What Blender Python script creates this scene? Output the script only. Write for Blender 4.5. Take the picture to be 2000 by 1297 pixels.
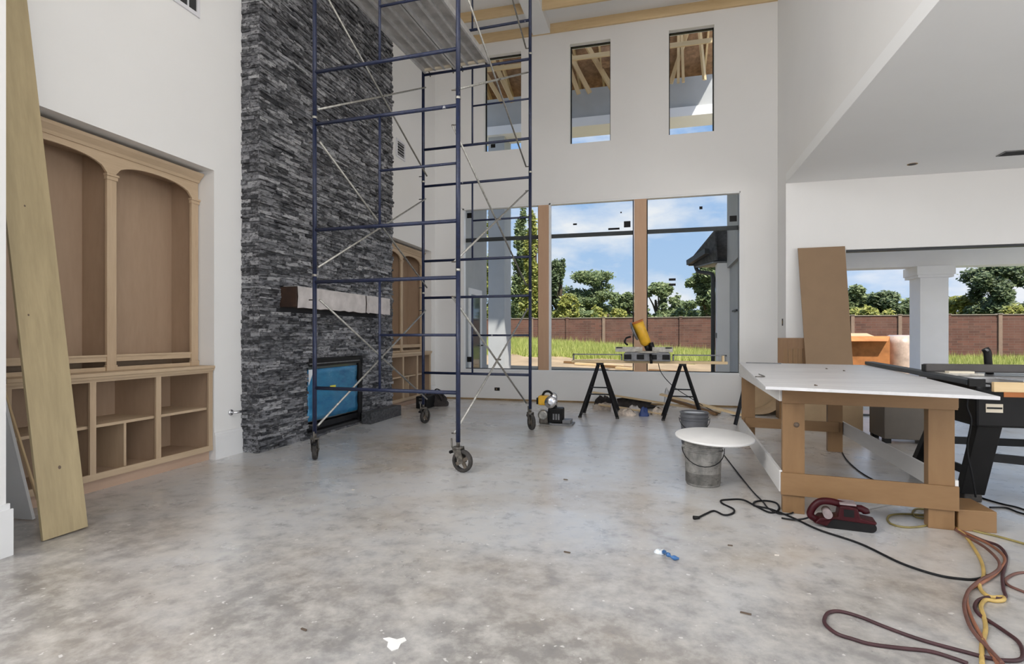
import bpy, math, random
from mathutils import Vector, Matrix

# ------------------------------------------------------------------ camera, sky, light
for o in list(bpy.data.objects):
    bpy.data.objects.remove(o, do_unlink=True)
SC = bpy.context.scene
COL = SC.collection
R = math.radians
FPX, HZ, EYE, YAW = 1068.0, 656.0, 1.2, R(14.94)
CA, SA = math.cos(YAW), math.sin(YAW)

cam_d = bpy.data.cameras.new('camera')
cam = bpy.data.objects.new('camera', cam_d)
COL.objects.link(cam)
cam.location = (0, 0, EYE)
cam.rotation_euler = (R(90), 0, YAW)
cam_d.sensor_width = 36
cam_d.lens = 36 * FPX / 2000
cam_d.shift_y = (HZ - 648.5) / 2000
cam_d.clip_start = 0.05
cam_d.clip_end = 500
SC.camera = cam
SC.view_settings.view_transform = 'Standard'
SC.view_settings.look = 'None'
SC.view_settings.exposure = 0.24
SC.view_settings.gamma = 1.0
SC.view_settings.use_curve_mapping = False

W = bpy.data.worlds.new('sky')
SC.world = W
W.use_nodes = True
nt = W.node_tree
nt.nodes.clear()
def wn(t, **k):
    n = nt.nodes.new(t)
    for a, b in k.items(): setattr(n, a, b)
    return n
w_out = wn('ShaderNodeOutputWorld'); w_bg = wn('ShaderNodeBackground')
w_tc = wn('ShaderNodeTexCoord'); w_sep = wn('ShaderNodeSeparateXYZ')
nt.links.new(w_tc.outputs['Generated'], w_sep.inputs[0])
w_grad = wn('ShaderNodeValToRGB')
w_grad.color_ramp.elements[0].position = 0.0
w_grad.color_ramp.elements[0].color = (0.42, 0.57, 0.76, 1)
w_grad.color_ramp.elements[1].position = 0.55
w_grad.color_ramp.elements[1].color = (0.14, 0.31, 0.66, 1)
nt.links.new(w_sep.outputs['Z'], w_grad.inputs[0])
w_map = wn('ShaderNodeMapping'); w_map.inputs['Scale'].default_value = (2.6, 2.6, 6.5)
w_map.inputs['Location'].default_value = (0.9, 0.2, 0.35)
nt.links.new(w_tc.outputs['Generated'], w_map.inputs[0])
w_noise = wn('ShaderNodeTexNoise')
w_noise.inputs['Scale'].default_value = 1.5; w_noise.inputs['Detail'].default_value = 9
w_noise.inputs['Roughness'].default_value = 0.58
nt.links.new(w_map.outputs[0], w_noise.inputs['Vector'])
w_cr = wn('ShaderNodeValToRGB')
w_cr.color_ramp.elements[0].position = 0.46; w_cr.color_ramp.elements[0].color = (0, 0, 0, 1)
w_cr.color_ramp.elements[1].position = 0.66; w_cr.color_ramp.elements[1].color = (1, 1, 1, 1)
nt.links.new(w_noise.outputs['Fac'], w_cr.inputs[0])
w_mix = wn('ShaderNodeMix', data_type='RGBA')
nt.links.new(w_cr.outputs[0], w_mix.inputs['Factor'])
nt.links.new(w_grad.outputs[0], w_mix.inputs['A'])
w_mix.inputs['B'].default_value = (0.74, 0.76, 0.80, 1)
nt.links.new(w_mix.outputs['Result'], w_bg.inputs['Color'])
w_bg.inputs['Strength'].default_value = 1.0
nt.links.new(w_bg.outputs[0], w_out.inputs[0])

def light(name, kind, loc, rot, energy, color=(1, 1, 1), size=(1, 1), angle=None):
    d = bpy.data.lights.new(name, kind)
    d.energy = energy; d.color = color
    if kind == 'AREA':
        d.shape = 'RECTANGLE'; d.size, d.size_y = size
    if angle is not None: d.angle = angle
    o = bpy.data.objects.new(name, d); COL.objects.link(o)
    o.location = loc; o.rotation_euler = rot
    return o
# high sun over the front of the house, behind the camera and a little to the right
sun_dir = Vector((0.36, -0.40, 0.85)).normalized()
sun = light('sun', 'SUN', (0, -10, 30), (0, 0, 0), 6.5, (1.0, 0.94, 0.85), angle=R(0.6))
sun.rotation_euler = sun_dir.to_track_quat('Z', 'Y').to_euler()
# (the two low side-room fills are tilted up to brighten the lower ceiling)
# added area lights, out of view: fill from the front, right and left
light('fill_front', 'AREA', (-1.1, -4.85, 3.5), (R(90), 0, 0), 50, (1.0, 0.985, 0.96), (5.6, 6.0))
light('fill_side', 'AREA', (9.0, 0.2, 1.75), (R(128), 0, R(104)), 230, (0.95, 0.975, 1.0), (6.4, 2.6))
light('fill_side_room_front', 'AREA', (5.5, -4.85, 1.35), (R(126), 0, 0), 150, (1.0, 0.985, 0.96), (4.8, 2.4))
light('fill_left', 'AREA', (-4.75, -1.6, 4.6), (R(96), 0, R(-90)), 510, (1.0, 0.99, 0.97), (4.4, 3.4))

# ------------------------------------------------------------------ calibration helpers
def floor_pt(px, py, z=0.0):
    u = (px - 1000) / FPX; d = (z - EYE) * FPX / (HZ - py)
    return (d * (u * CA - SA), d * (CA + u * SA), z)
def back_pt(px, py, Y):
    u = (px - 1000) / FPX; d = Y / (CA + u * SA)
    return (d * (u * CA - SA), Y, EYE + (HZ - py) / FPX * d)
def project(p):
    xc = p[0] * CA + p[1] * SA; zc = -p[0] * SA + p[1] * CA
    return 1000 + FPX * xc / zc, HZ - FPX * (p[2] - EYE) / zc, zc

# ------------------------------------------------------------------ materials
MATS = {}
def newmat(name):
    m = bpy.data.materials.new(name); m.use_nodes = True
    t = m.node_tree; t.nodes.clear()
    out = t.nodes.new('ShaderNodeOutputMaterial')
    b = t.nodes.new('ShaderNodeBsdfPrincipled')
    t.links.new(b.outputs[0], out.inputs[0])
    MATS[name] = m
    return m, t, b
def ramp(t, fac, stops):
    n = t.nodes.new('ShaderNodeValToRGB'); e = n.color_ramp.elements
    while len(e) < len(stops): e.new(0.5)
    for i, (p, c) in enumerate(stops):
        e[i].position = p; e[i].color = (*c, 1)
    t.links.new(fac, n.inputs[0])
    return n.outputs[0]
def noise(t, vec, scale, detail=4, rough=0.55, sc=(1, 1, 1)):
    mp = t.nodes.new('ShaderNodeMapping'); mp.inputs['Scale'].default_value = sc
    t.links.new(vec, mp.inputs[0])
    n = t.nodes.new('ShaderNodeTexNoise')
    n.inputs['Scale'].default_value = scale; n.inputs['Detail'].default_value = detail
    n.inputs['Roughness'].default_value = rough
    t.links.new(mp.outputs[0], n.inputs['Vector'])
    return n.outputs['Fac']
def coords(t, which='Object'):
    return t.nodes.new('ShaderNodeTexCoord').outputs[which]
def mixc(t, fac, a, b, mode='MIX'):
    n = t.nodes.new('ShaderNodeMix'); n.data_type = 'RGBA'; n.blend_type = mode
    if hasattr(fac, 'links'): t.links.new(fac, n.inputs['Factor'])
    else: n.inputs['Factor'].default_value = fac
    for s, v in (('A', a), ('B', b)):
        if hasattr(v, 'links'): t.links.new(v, n.inputs[s])
        else: n.inputs[s].default_value = (*v, 1)
    return n.outputs['Result']
def bump(t, b, h, strength, dist=0.01):
    n = t.nodes.new('ShaderNodeBump'); n.inputs['Strength'].default_value = strength
    n.inputs['Distance'].default_value = dist
    t.links.new(h, n.inputs['Height']); t.links.new(n.outputs[0], b.inputs['Normal'])
def plain(name, col, rough=0.6, metal=0.0, var=0.12, scale=6.0, bmp=0.0, coat=0, spec=0.5):
    m, t, b = newmat(name)
    c = coords(t)
    f = noise(t, c, scale, 5)
    lo = tuple(max(0, v * (1 - var)) for v in col); hi = tuple(min(1, v * (1 + var)) for v in col)
    t.links.new(ramp(t, f, [(0.3, lo), (0.7, hi)]), b.inputs['Base Color'])
    b.inputs['Roughness'].default_value = rough; b.inputs['Metallic'].default_value = metal
    b.inputs['Specular IOR Level'].default_value = spec
    if coat: b.inputs['Coat Weight'].default_value = coat
    if bmp: bump(t, b, noise(t, c, scale * 8, 4), bmp, 0.004)
    return m
def wood(name, lo, hi, axis='z', scale=5.0, rough=0.55, streak=10.0, bmp=0.08, knots=None):
    m, t, b = newmat(name)
    c = coords(t)
    s = {'x': (1, streak, streak), 'y': (streak, 1, streak), 'z': (streak, streak, 1)}[axis]
    f = noise(t, c, scale * 0.25, 6, 0.6, s)
    f2 = noise(t, c, scale * 1.6, 4, 0.6, s)
    big = noise(t, c, 1.1, 2, 0.5)
    c1 = ramp(t, f, [(0.32, lo), (0.68, hi)])
    c2 = mixc(t, 0.3, c1, ramp(t, f2, [(0.35, lo), (0.65, hi)]))
    dk = tuple(v * 0.86 for v in hi)
    c3 = mixc(t, ramp(t, big, [(0.35, (0, 0, 0)), (0.7, (0.45, 0.45, 0.45))]), c2, dk)
    t.links.new(c3, b.inputs['Base Color'])
    b.inputs['Roughness'].default_value = rough
    bump(t, b, f2, bmp, 0.003)
    return m

plain('wall_paint', (0.835, 0.825, 0.81), 0.75, var=0.02, scale=0.8, bmp=0.02)
plain('ceiling_paint', (0.88, 0.88, 0.875), 0.8, var=0.015, scale=0.8)
plain('trim_white', (0.83, 0.83, 0.83), 0.4, var=0.015)
plain('stucco_grey', (0.47, 0.48, 0.49), 0.9, var=0.06, scale=2.5, bmp=0.2)
plain('stucco_white', (0.90, 0.89, 0.90), 0.85, var=0.03, scale=2.0, bmp=0.1)
plain('shingle', (0.075, 0.078, 0.085), 0.85, var=0.35, scale=14, bmp=0.3)
plain('gutter_metal', (0.05, 0.054, 0.058), 0.5, var=0.1, spec=0.3)
plain('black_metal', (0.008, 0.008, 0.009), 0.45, var=0.25, scale=20, spec=0.25)
plain('black_plastic', (0.008, 0.0075, 0.0075), 0.5, var=0.2, spec=0.22)
plain('dark_rubber', (0.045, 0.04, 0.036), 0.8, var=0.4, scale=30)
plain('brown_tread', (0.16, 0.13, 0.10), 0.85, var=0.4, scale=30)
plain('caster_steel', (0.16, 0.145, 0.125), 0.5, 0.6, var=0.5, scale=40)
plain('galvanised', (0.42, 0.41, 0.38), 0.4, 0.75, var=0.3, scale=25)
plain('chrome', (0.66, 0.66, 0.68), 0.18, 1.0, var=0.1)
plain('aluminium', (0.58, 0.58, 0.58), 0.4, 0.5, var=0.12, scale=14)
plain('deck_underside', (0.44, 0.43, 0.42), 0.55, 0.25, var=0.3, scale=5, bmp=0.1)
plain('saw_yellow', (0.78, 0.43, 0.03), 0.4, var=0.12, scale=12)
plain('tool_grey', (0.19, 0.19, 0.195), 0.5, 0.3, var=0.25, scale=20)
plain('sander_red', (0.04, 0.0025, 0.005), 0.45, var=0.25, scale=10, spec=0.25)
plain('sander_dust', (0.25, 0.20, 0.20), 0.8, var=0.25, scale=20)
plain('cord_black', (0.009, 0.009, 0.01), 0.6, var=0.2, scale=30, spec=0.25)
plain('cord_yellow', (0.50, 0.34, 0.105), 0.5, var=0.25, scale=8)
plain('cord_olive', (0.24, 0.19, 0.06), 0.55, var=0.3, scale=8)
plain('cord_brown', (0.14, 0.062, 0.047), 0.55, var=0.3, scale=8)
plain('cord_rust', (0.25, 0.10, 0.055), 0.5, var=0.25, scale=8)
plain('cord_maroon', (0.05, 0.017, 0.02), 0.6, var=0.3, scale=10)
plain('mdf', (0.27, 0.175, 0.10), 0.7, var=0.07, scale=3)
plain('cardboard', (0.47, 0.335, 0.20), 0.8, var=0.08, scale=5)
plain('crate_orange', (0.42, 0.165, 0.05), 0.8, var=0.3, scale=4)
plain('bag_plastic', (0.50, 0.38, 0.31), 0.35, var=0.25, scale=7, bmp=0.4)
plain('paper_white', (0.58, 0.54, 0.525), 0.85, var=0.16, scale=7, bmp=0.35)
plain('mantel_wood', (0.045, 0.022, 0.013), 0.6, var=0.35, scale=12)
plain('board_white', (0.77, 0.77, 0.78), 0.5, var=0.05, scale=4)
plain('lid_white', (0.84, 0.82, 0.79), 0.55, var=0.04, scale=5)
plain('bucket_white', (0.72, 0.72, 0.73), 0.5, var=0.1)
plain('film_white', (0.78, 0.82, 0.86), 0.4, var=0.08)
plain('blue_wrap', (0.035, 0.125, 0.31), 0.35, var=0.2)
plain('navy_item', (0.03, 0.06, 0.20), 0.5, var=0.2)
plain('cloth_bits', (0.62, 0.53, 0.45), 0.85, var=0.35, scale=18)
plain('rag_dark', (0.035, 0.028, 0.026), 0.85, var=0.5, scale=14)
plain('chip_light', (0.72, 0.66, 0.58), 0.8, var=0.1)
plain('chip_dark', (0.12, 0.085, 0.06), 0.8, var=0.3)
plain('label_cream', (0.74, 0.66, 0.52), 0.6, var=0.04)
plain('label_yellow', (0.75, 0.70, 0.08), 0.6, var=0.05)
plain('orange_strip', (0.52, 0.17, 0.04), 0.5, var=0.1)
plain('saw_table', (0.55, 0.55, 0.56), 0.3, 0.7, var=0.15, scale=10)
plain('fence_grey', (0.075, 0.068, 0.065), 0.5, var=0.15, spec=0.3)
plain('rail_black', (0.014, 0.017, 0.02), 0.45, var=0.25, scale=12, spec=0.3)
plain('dust_metal', (0.46, 0.43, 0.38), 0.6, 0.3, var=0.3, scale=20)
plain('grout_dark', (0.03, 0.03, 0.033), 0.9, var=0.2)
plain('taupe_metal', (0.115, 0.095, 0.075), 0.5, var=0.08)
plain('vent_dark', (0.03, 0.03, 0.032), 0.7, var=0.1)
plain('vent_white', (0.74, 0.73, 0.76), 0.5, var=0.03)
plain('wall_dirt', (0.30, 0.20, 0.10), 0.9, var=0.25, scale=6)
plain('soil', (0.31, 0.225, 0.14), 0.95, var=0.25, scale=1.2)
plain('patio_concrete', (0.72, 0.70, 0.67), 0.85, var=0.08, scale=2)
plain('osb', (0.33, 0.20, 0.12), 0.85, var=0.35, scale=9, bmp=0.1)
plain('concrete_cap', (0.36, 0.31, 0.26), 0.9, var=0.1)
plain('post_light', (0.27, 0.185, 0.14), 0.9, var=0.12)
plain('bark', (0.07, 0.05, 0.035), 0.95, var=0.3, scale=5, bmp=0.3)
wood('cabinet_wood', (0.47, 0.335, 0.215), (0.59, 0.445, 0.30), 'z', 5)
wood('cabinet_wood_h', (0.48, 0.35, 0.225), (0.61, 0.465, 0.315), 'y', 5)
wood('cabinet_ply', (0.37, 0.255, 0.17), (0.45, 0.32, 0.22), 'z', 4, streak=5)
wood('cabinet_kick', (0.50, 0.34, 0.245), (0.58, 0.41, 0.30), 'y', 4)
wood('plank_poplar', (0.30, 0.235, 0.13), (0.47, 0.375, 0.215), 'z', 3.5, streak=9, bmp=0.15)
wood('pine', (0.62, 0.44, 0.23), (0.76, 0.58, 0.34), 'x', 5)
wood('pine_z', (0.60, 0.42, 0.22), (0.74, 0.56, 0.33), 'z', 5)
wood('window_post_wood', (0.52, 0.315, 0.195), (0.60, 0.385, 0.245), 'z', 3, streak=6)
wood('table_wood', (0.20, 0.106, 0.040), (0.275, 0.155, 0.066), 'z', 4, streak=4)
wood('table_wood_h', (0.20, 0.106, 0.040), (0.275, 0.155, 0.066), 'x', 4, streak=4)
wood('door_wood', (0.20, 0.105, 0.045), (0.27, 0.15, 0.07), 'z', 4)
wood('table_white', (0.66, 0.64, 0.62), (0.76, 0.74, 0.71), 'y', 2, streak=6)

# --- tabletop: pale laminate with scuffs
m, t, b = newmat('tabletop')
c = coords(t)
f = noise(t, c, 1.5, 6, 0.6, (1, 5, 1)); f2 = noise(t, c, 9, 5, 0.6, (1, 5, 1))
t.links.new(mixc(t, ramp(t, f2, [(0.5, (0, 0, 0)), (0.75, (0.6, 0.6, 0.6))]),
                 ramp(t, f, [(0.3, (0.56, 0.55, 0.56)), (0.7, (0.70, 0.69, 0.69))]), (0.47, 0.45, 0.44)), b.inputs['Base Color'])
b.inputs['Roughness'].default_value = 0.38

# --- concrete slab: grey screed with tan patches, dark stains, near shading, plaster splashes, uneven sheen
m, t, b = newmat('concrete_floor')
c = coords(t)
big = noise(t, c, 0.55, 5, 0.55); mid = noise(t, c, 1.7, 7, 0.62); fine = noise(t, c, 9, 8, 0.68)
tan = noise(t, c, 0.9, 6, 0.6, (1, 1.3, 1)); spk = noise(t, c, 26, 2, 0.5); blot = noise(t, c, 2.6, 7, 0.7, (1.0, 0.8, 1))
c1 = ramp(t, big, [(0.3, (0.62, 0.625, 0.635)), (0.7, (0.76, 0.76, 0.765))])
c2 = mixc(t, ramp(t, tan, [(0.44, (0.05, 0.05, 0.05)), (0.66, (0.85, 0.85, 0.85))]), c1, (0.50, 0.42, 0.325))
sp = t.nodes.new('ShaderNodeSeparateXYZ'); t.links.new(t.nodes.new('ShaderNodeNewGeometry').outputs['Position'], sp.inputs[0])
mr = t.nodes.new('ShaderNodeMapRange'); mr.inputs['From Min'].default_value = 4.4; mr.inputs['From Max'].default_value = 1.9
mr.inputs['To Min'].default_value = 0.10; mr.inputs['To Max'].default_value = 0.90; t.links.new(sp.outputs['Y'], mr.inputs['Value'])  # deepens the stains and paints the near floor darker to balance the light
stain_shade = t.nodes.new('ShaderNodeMath'); stain_shade.operation = 'MULTIPLY'
t.links.new(ramp(t, mid, [(0.32, (0.46, 0.46, 0.46)), (0.60, (1.0, 1.0, 1.0))]), stain_shade.inputs[0]); t.links.new(mr.outputs[0], stain_shade.inputs[1])
c3 = mixc(t, stain_shade.outputs[0], c2, (0.215, 0.20, 0.185))
c4 = mixc(t, ramp(t, fine, [(0.33, (0.65, 0.65, 0.65)), (0.55, (0, 0, 0))]), c3, (0.60, 0.57, 0.53))
c5 = mixc(t, ramp(t, fine, [(0.54, (0, 0, 0)), (0.70, (0.55, 0.55, 0.55))]), c4, (0.19, 0.18, 0.175))
c6 = mixc(t, ramp(t, spk, [(0.70, (0, 0, 0)), (0.735, (0.75, 0.75, 0.75))]), c5, (0.72, 0.70, 0.67))
c7 = mixc(t, ramp(t, blot, [(0.63, (0, 0, 0)), (0.70, (0.5, 0.5, 0.5))]), c6, (0.62, 0.58, 0.52))
t.links.new(c7, b.inputs['Base Color'])
rr = ramp(t, noise(t, c, 1.2, 6, 0.6), [(0.35, (0.22, 0.22, 0.22)), (0.65, (0.46, 0.46, 0.46))])
t.links.new(rr, b.inputs['Roughness'])
b.inputs['Coat Weight'].default_value = 0.6; b.inputs['Coat Roughness'].default_value = 0.22
bump(t, b, fine, 0.12, 0.004)

# --- ledger stone: random grey per piece
m, t, b = newmat('ledger_stone')
oi = t.nodes.new('ShaderNodeObjectInfo'); ge = t.nodes.new('ShaderNodeNewGeometry')
ad = t.nodes.new('ShaderNodeMath'); ad.operation = 'ADD'
t.links.new(oi.outputs['Random'], ad.inputs[0]); t.links.new(ge.outputs['Random Per Island'], ad.inputs[1])
fr = t.nodes.new('ShaderNodeMath'); fr.operation = 'FRACT'; t.links.new(ad.outputs[0], fr.inputs[0])
base = ramp(t, fr.outputs[0], [(0.0, (0.022, 0.023, 0.028)), (0.4, (0.075, 0.077, 0.086)), (0.75, (0.20, 0.202, 0.218)), (1.0, (0.44, 0.44, 0.455))])
pos = ge.outputs['Position']
g1 = noise(t, pos, 18, 6, 0.7, (1, 0.35, 1.6)); g2 = noise(t, pos, 34, 5, 0.65, (1, 0.45, 1.3))
c1 = mixc(t, ramp(t, g1, [(0.48, (0, 0, 0)), (0.66, (0.85, 0.85, 0.85))]), base, (0.34, 0.34, 0.355))
c2 = mixc(t, ramp(t, g2, [(0.36, (0.95, 0.95, 0.95)), (0.52, (0, 0, 0))]), c1, (0.012, 0.012, 0.014))
t.links.new(c2, b.inputs['Base Color']); b.inputs['Roughness'].default_value = 0.6
bump(t, b, g1, 0.6, 0.012)

# --- blue scaffold paint, chipped
m, t, b = newmat('scaffold_blue')
c = coords(t)
chip = noise(t, c, 13, 4, 0.6, (1, 1, 0.35)); ru = noise(t, c, 30, 4)
c1 = ramp(t, ru, [(0.3, (0.010, 0.015, 0.042)), (0.7, (0.018, 0.027, 0.072))])
c2 = mixc(t, ramp(t, chip, [(0.70, (0, 0, 0)), (0.73, (1, 1, 1))]), c1, (0.42, 0.43, 0.46))
t.links.new(c2, b.inputs['Base Color']); b.inputs['Roughness'].default_value = 0.38

# --- blue protective film
m, t, b = newmat('blue_film')
c = coords(t)
f = noise(t, c, 3.5, 6, 0.65, (1, 1, 2.2))
t.links.new(ramp(t, f, [(0.3, (0.012, 0.12, 0.27)), (0.62, (0.03, 0.22, 0.41)), (0.78, (0.2, 0.48, 0.66))]), b.inputs['Base Color'])
b.inputs['Roughness'].default_value = 0.22
bump(t, b, f, 0.5, 0.02)

# --- paint-caked bucket
m, t, b = newmat('bucket_grime')
c = coords(t)
f = noise(t, c, 7, 8, 0.68, (1, 1, 0.6)); f2 = noise(t, c, 16, 6, 0.7, (1, 1, 2))
c1 = ramp(t, f, [(0.35, (0.13, 0.125, 0.115)), (0.65, (0.36, 0.34, 0.31))])
c2 = mixc(t, ramp(t, f2, [(0.52, (0, 0, 0)), (0.65, (0.7, 0.7, 0.7))]), c1, (0.10, 0.098, 0.095))
t.links.new(c2, b.inputs['Base Color']); b.inputs['Roughness'].default_value = 0.7
plain('bucket_grey', (0.125, 0.128, 0.14), 0.5, var=0.2, scale=8)

# --- hearth block
m, t, b = newmat('hearth_black')
c = coords(t)
f = noise(t, c, 30, 6, 0.7)
t.links.new(ramp(t, f, [(0.4, (0.018, 0.018, 0.02)), (0.7, (0.12, 0.12, 0.125))]), b.inputs['Base Color'])
b.inputs['Roughness'].default_value = 0.55; bump(t, b, f, 0.4, 0.006)

# --- brick-faced wall far off
m, t, b = newmat('garden_brick')
c = coords(t)
mp = t.nodes.new('ShaderNodeMapping'); mp.inputs['Rotation'].default_value = (R(90), 0, 0)
t.links.new(c, mp.inputs[0])
br = t.nodes.new('ShaderNodeTexBrick')
br.inputs['Color1'].default_value = (0.165, 0.068, 0.048, 1); br.inputs['Color2'].default_value = (0.10, 0.045, 0.034, 1)
br.inputs['Mortar'].default_value = (0.15, 0.105, 0.085, 1)
br.inputs['Scale'].default_value = 1.0; br.inputs['Mortar Size'].default_value = 0.008
br.inputs['Brick Width'].default_value = 0.42; br.inputs['Row Height'].default_value = 0.11
t.links.new(mp.outputs[0], br.inputs['Vector'])
f = noise(t, c, 2, 5)
t.links.new(mixc(t, ramp(t, f, [(0.4, (0, 0, 0)), (0.7, (0.5, 0.5, 0.5))]), br.outputs['Color'], (0.19, 0.105, 0.08)), b.inputs['Base Color'])
b.inputs['Roughness'].default_value = 0.9

# --- grass and leaves: colour varies by blade / leaf
def leafy(name, stops, rough=0.6, trans=0.25):
    m, t, b = newmat(name)
    ge = t.nodes.new('ShaderNodeNewGeometry')
    t.links.new(ramp(t, ge.outputs['Random Per Island'], stops), b.inputs['Base Color'])
    b.inputs['Roughness'].default_value = rough
    out = [n for n in t.nodes if n.type == 'OUTPUT_MATERIAL'][0]
    tr = t.nodes.new('ShaderNodeBsdfTranslucent')
    cr = [n for n in t.nodes if n.type == 'VALTORGB'][0]
    t.links.new(cr.outputs[0], tr.inputs[0])
    mx = t.nodes.new('ShaderNodeMixShader'); mx.inputs[0].default_value = trans
    t.links.new(b.outputs[0], mx.inputs[1]); t.links.new(tr.outputs[0], mx.inputs[2]); t.links.new(mx.outputs[0], out.inputs[0])
leafy('grass_blade', [(0, (0.24, 0.30, 0.06)), (0.5, (0.42, 0.46, 0.12)), (1, (0.60, 0.58, 0.22))])
leafy('leaf_mid', [(0, (0.06, 0.095, 0.035)), (0.5, (0.15, 0.20, 0.08)), (1, (0.32, 0.37, 0.17))])
leafy('leaf_dark', [(0, (0.035, 0.06, 0.025)), (0.5, (0.085, 0.125, 0.05)), (1, (0.18, 0.22, 0.10))])
leafy('leaf_yellow', [(0, (0.14, 0.17, 0.035)), (0.5, (0.27, 0.29, 0.06)), (1, (0.40, 0.38, 0.10))])
plain('lawn_ground', (0.36, 0.37, 0.11), 0.95, var=0.3, scale=0.6)

# --- window glass: clear sheet with fresnel reflection
m = bpy.data.materials.new('window_glass'); m.use_nodes = True; t = m.node_tree; t.nodes.clear()
o_ = t.nodes.new('ShaderNodeOutputMaterial'); tr = t.nodes.new('ShaderNodeBsdfTransparent'); gl = t.nodes.new('ShaderNodeBsdfGlossy')
tr.inputs[0].default_value = (0.97, 0.98, 0.975, 1); gl.inputs['Roughness'].default_value = 0.02
fn = t.nodes.new('ShaderNodeFresnel'); fn.inputs[0].default_value = 1.07
mx = t.nodes.new('ShaderNodeMixShader')
t.links.new(fn.outputs[0], mx.inputs[0]); t.links.new(tr.outputs[0], mx.inputs[1]); t.links.new(gl.outputs[0], mx.inputs[2])
t.links.new(mx.outputs[0], o_.inputs[0]); MATS['window_glass'] = m
m, t, b = newmat('door_glass'); b.inputs['Base Color'].default_value = (0.10, 0.12, 0.12, 1); b.inputs['Roughness'].default_value = 0.05

# ------------------------------------------------------------------ mesh builder
ORIGIN = {}
class MB:
    def __init__(s): s.v, s.f, s.sm = [], [], []
    def add(s, vs, fs, smooth=False, mtx=None):
        k = len(s.v)
        for p in vs:
            p = Vector(p)
            s.v.append(mtx @ p if mtx is not None else p)
        for f in fs: s.f.append([i + k for i in f]); s.sm.append(smooth)
        return s
    def box(s, a, b, mtx=None):
        (x0, y0, z0), (x1, y1, z1) = a, b
        vs = [(x0, y0, z0), (x1, y0, z0), (x1, y1, z0), (x0, y1, z0), (x0, y0, z1), (x1, y0, z1), (x1, y1, z1), (x0, y1, z1)]
        return s.add(vs, [(0, 3, 2, 1), (4, 5, 6, 7), (0, 1, 5, 4), (1, 2, 6, 5), (2, 3, 7, 6), (3, 0, 4, 7)], False, mtx)
    def bar(s, p, q, w, h, up=(0, 0, 1)):
        """a rectangular bar from p to q, w wide (sideways) and h high"""
        p, q = Vector(p), Vector(q); d = (q - p); L = d.length; d.normalize()
        u = Vector(up)
        if abs(d.dot(u)) > 0.98: u = Vector((0, 1, 0))
        sd = d.cross(u).normalized(); u = sd.cross(d).normalized()
        m = Matrix((sd, d, u)).transposed().to_4x4(); m.translation = p
        return s.box((-w / 2, 0, -h / 2), (w / 2, L, h / 2), m)
    def tube(s, pts, r, n=8, caps=True, closed=False):
        pts = [Vector(p) for p in pts]; N = len(pts); rs = r if isinstance(r, (list, tuple)) else [r] * N
        vs, fs = [], []; prev = None
        for i, p in enumerate(pts):
            a = pts[(i - 1) % N] if (i > 0 or closed) else p
            c_ = pts[(i + 1) % N] if (i < N - 1 or closed) else p
            d = (c_ - a).normalized()
            if prev is None:
                u = Vector((0, 0, 1)) if abs(d.z) < 0.9 else Vector((1, 0, 0))
                u = (u - d * u.dot(d)).normalized()
            else:
                u = prev - d * prev.dot(d)
                u = u.normalized() if u.length > 1e-6 else Vector((1, 0, 0))
            prev = u; w_ = d.cross(u)
            for k in range(n):
                an = 2 * math.pi * k / n
                vs.append(p + (u * math.cos(an) + w_ * math.sin(an)) * rs[i])
        M = N if closed else N - 1
        for i in range(M):
            j = (i + 1) % N
            for k in range(n):
                fs.append((i * n + k, i * n + (k + 1) % n, j * n + (k + 1) % n, j * n + k))
        s.add(vs, fs, True)
        if caps and not closed:
            k0 = len(s.v) - N * n
            s.f.append([k0 + k for k in range(n)][::-1]); s.sm.append(False)
            s.f.append([k0 + (N - 1) * n + k for k in range(n)]); s.sm.append(False)
        return s
    def lathe(s, prof, n=24, mtx=None, capb=True, capt=True):
        vs, fs = [], []
        for r, z in prof:
            for k in range(n):
                an = 2 * math.pi * k / n; vs.append((r * math.cos(an), r * math.sin(an), z))
        for i in range(len(prof) - 1):
            for k in range(n):
                fs.append((i * n + k, i * n + (k + 1) % n, (i + 1) * n + (k + 1) % n, (i + 1) * n + k))
        k0 = len(s.v)
        s.add(vs, fs, True, mtx)
        if capb: s.f.append([k0 + k for k in range(n)][::-1]); s.sm.append(False)
        if capt: s.f.append([k0 + (len(prof) - 1) * n + k for k in range(n)]); s.sm.append(False)
        return s
    def prism(s, poly, vec, smooth=False):
        """polygon (3-D points) extruded along vec"""
        n = len(poly); vec = Vector(vec); poly = [Vector(p) for p in poly]
        vs = poly + [p + vec for p in poly]
        fs = [list(range(n))[::-1], [n + i for i in range(n)]] + [(i, (i + 1) % n, n + (i + 1) % n, n + i) for i in range(n)]
        return s.add(vs, fs, smooth)
    def build(s, name, mat, parent=None, bev=0.0, origin=None):
        if parent is not None: og = ORIGIN[parent.name]
        elif origin is not None: og = Vector(origin)
        else:
            xs = [p.x for p in s.v]; ys = [p.y for p in s.v]
            og = Vector(((min(xs) + max(xs)) / 2, (min(ys) + max(ys)) / 2, min(p.z for p in s.v)))
        me = bpy.data.meshes.new(name)
        me.from_pydata([tuple(p - og) for p in s.v], [], s.f)
        for p, q in zip(me.polygons, s.sm): p.use_smooth = q
        me.materials.append(MATS[mat]); me.update()
        o = bpy.data.objects.new(name, me); COL.objects.link(o)
        ORIGIN[o.name] = og
        if parent is not None: o.parent = parent
        else: o.location = og
        if bev:
            md = o.modifiers.new('bevel', 'BEVEL'); md.width = bev; md.segments = 2; md.limit_method = 'ANGLE'
        return o
def tag(o, label, cat=None, group=None, kind=None):
    if label: o['label'] = label
    if cat: o['category'] = cat
    if group: o['group'] = group
    if kind: o['kind'] = kind
    return o
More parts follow.
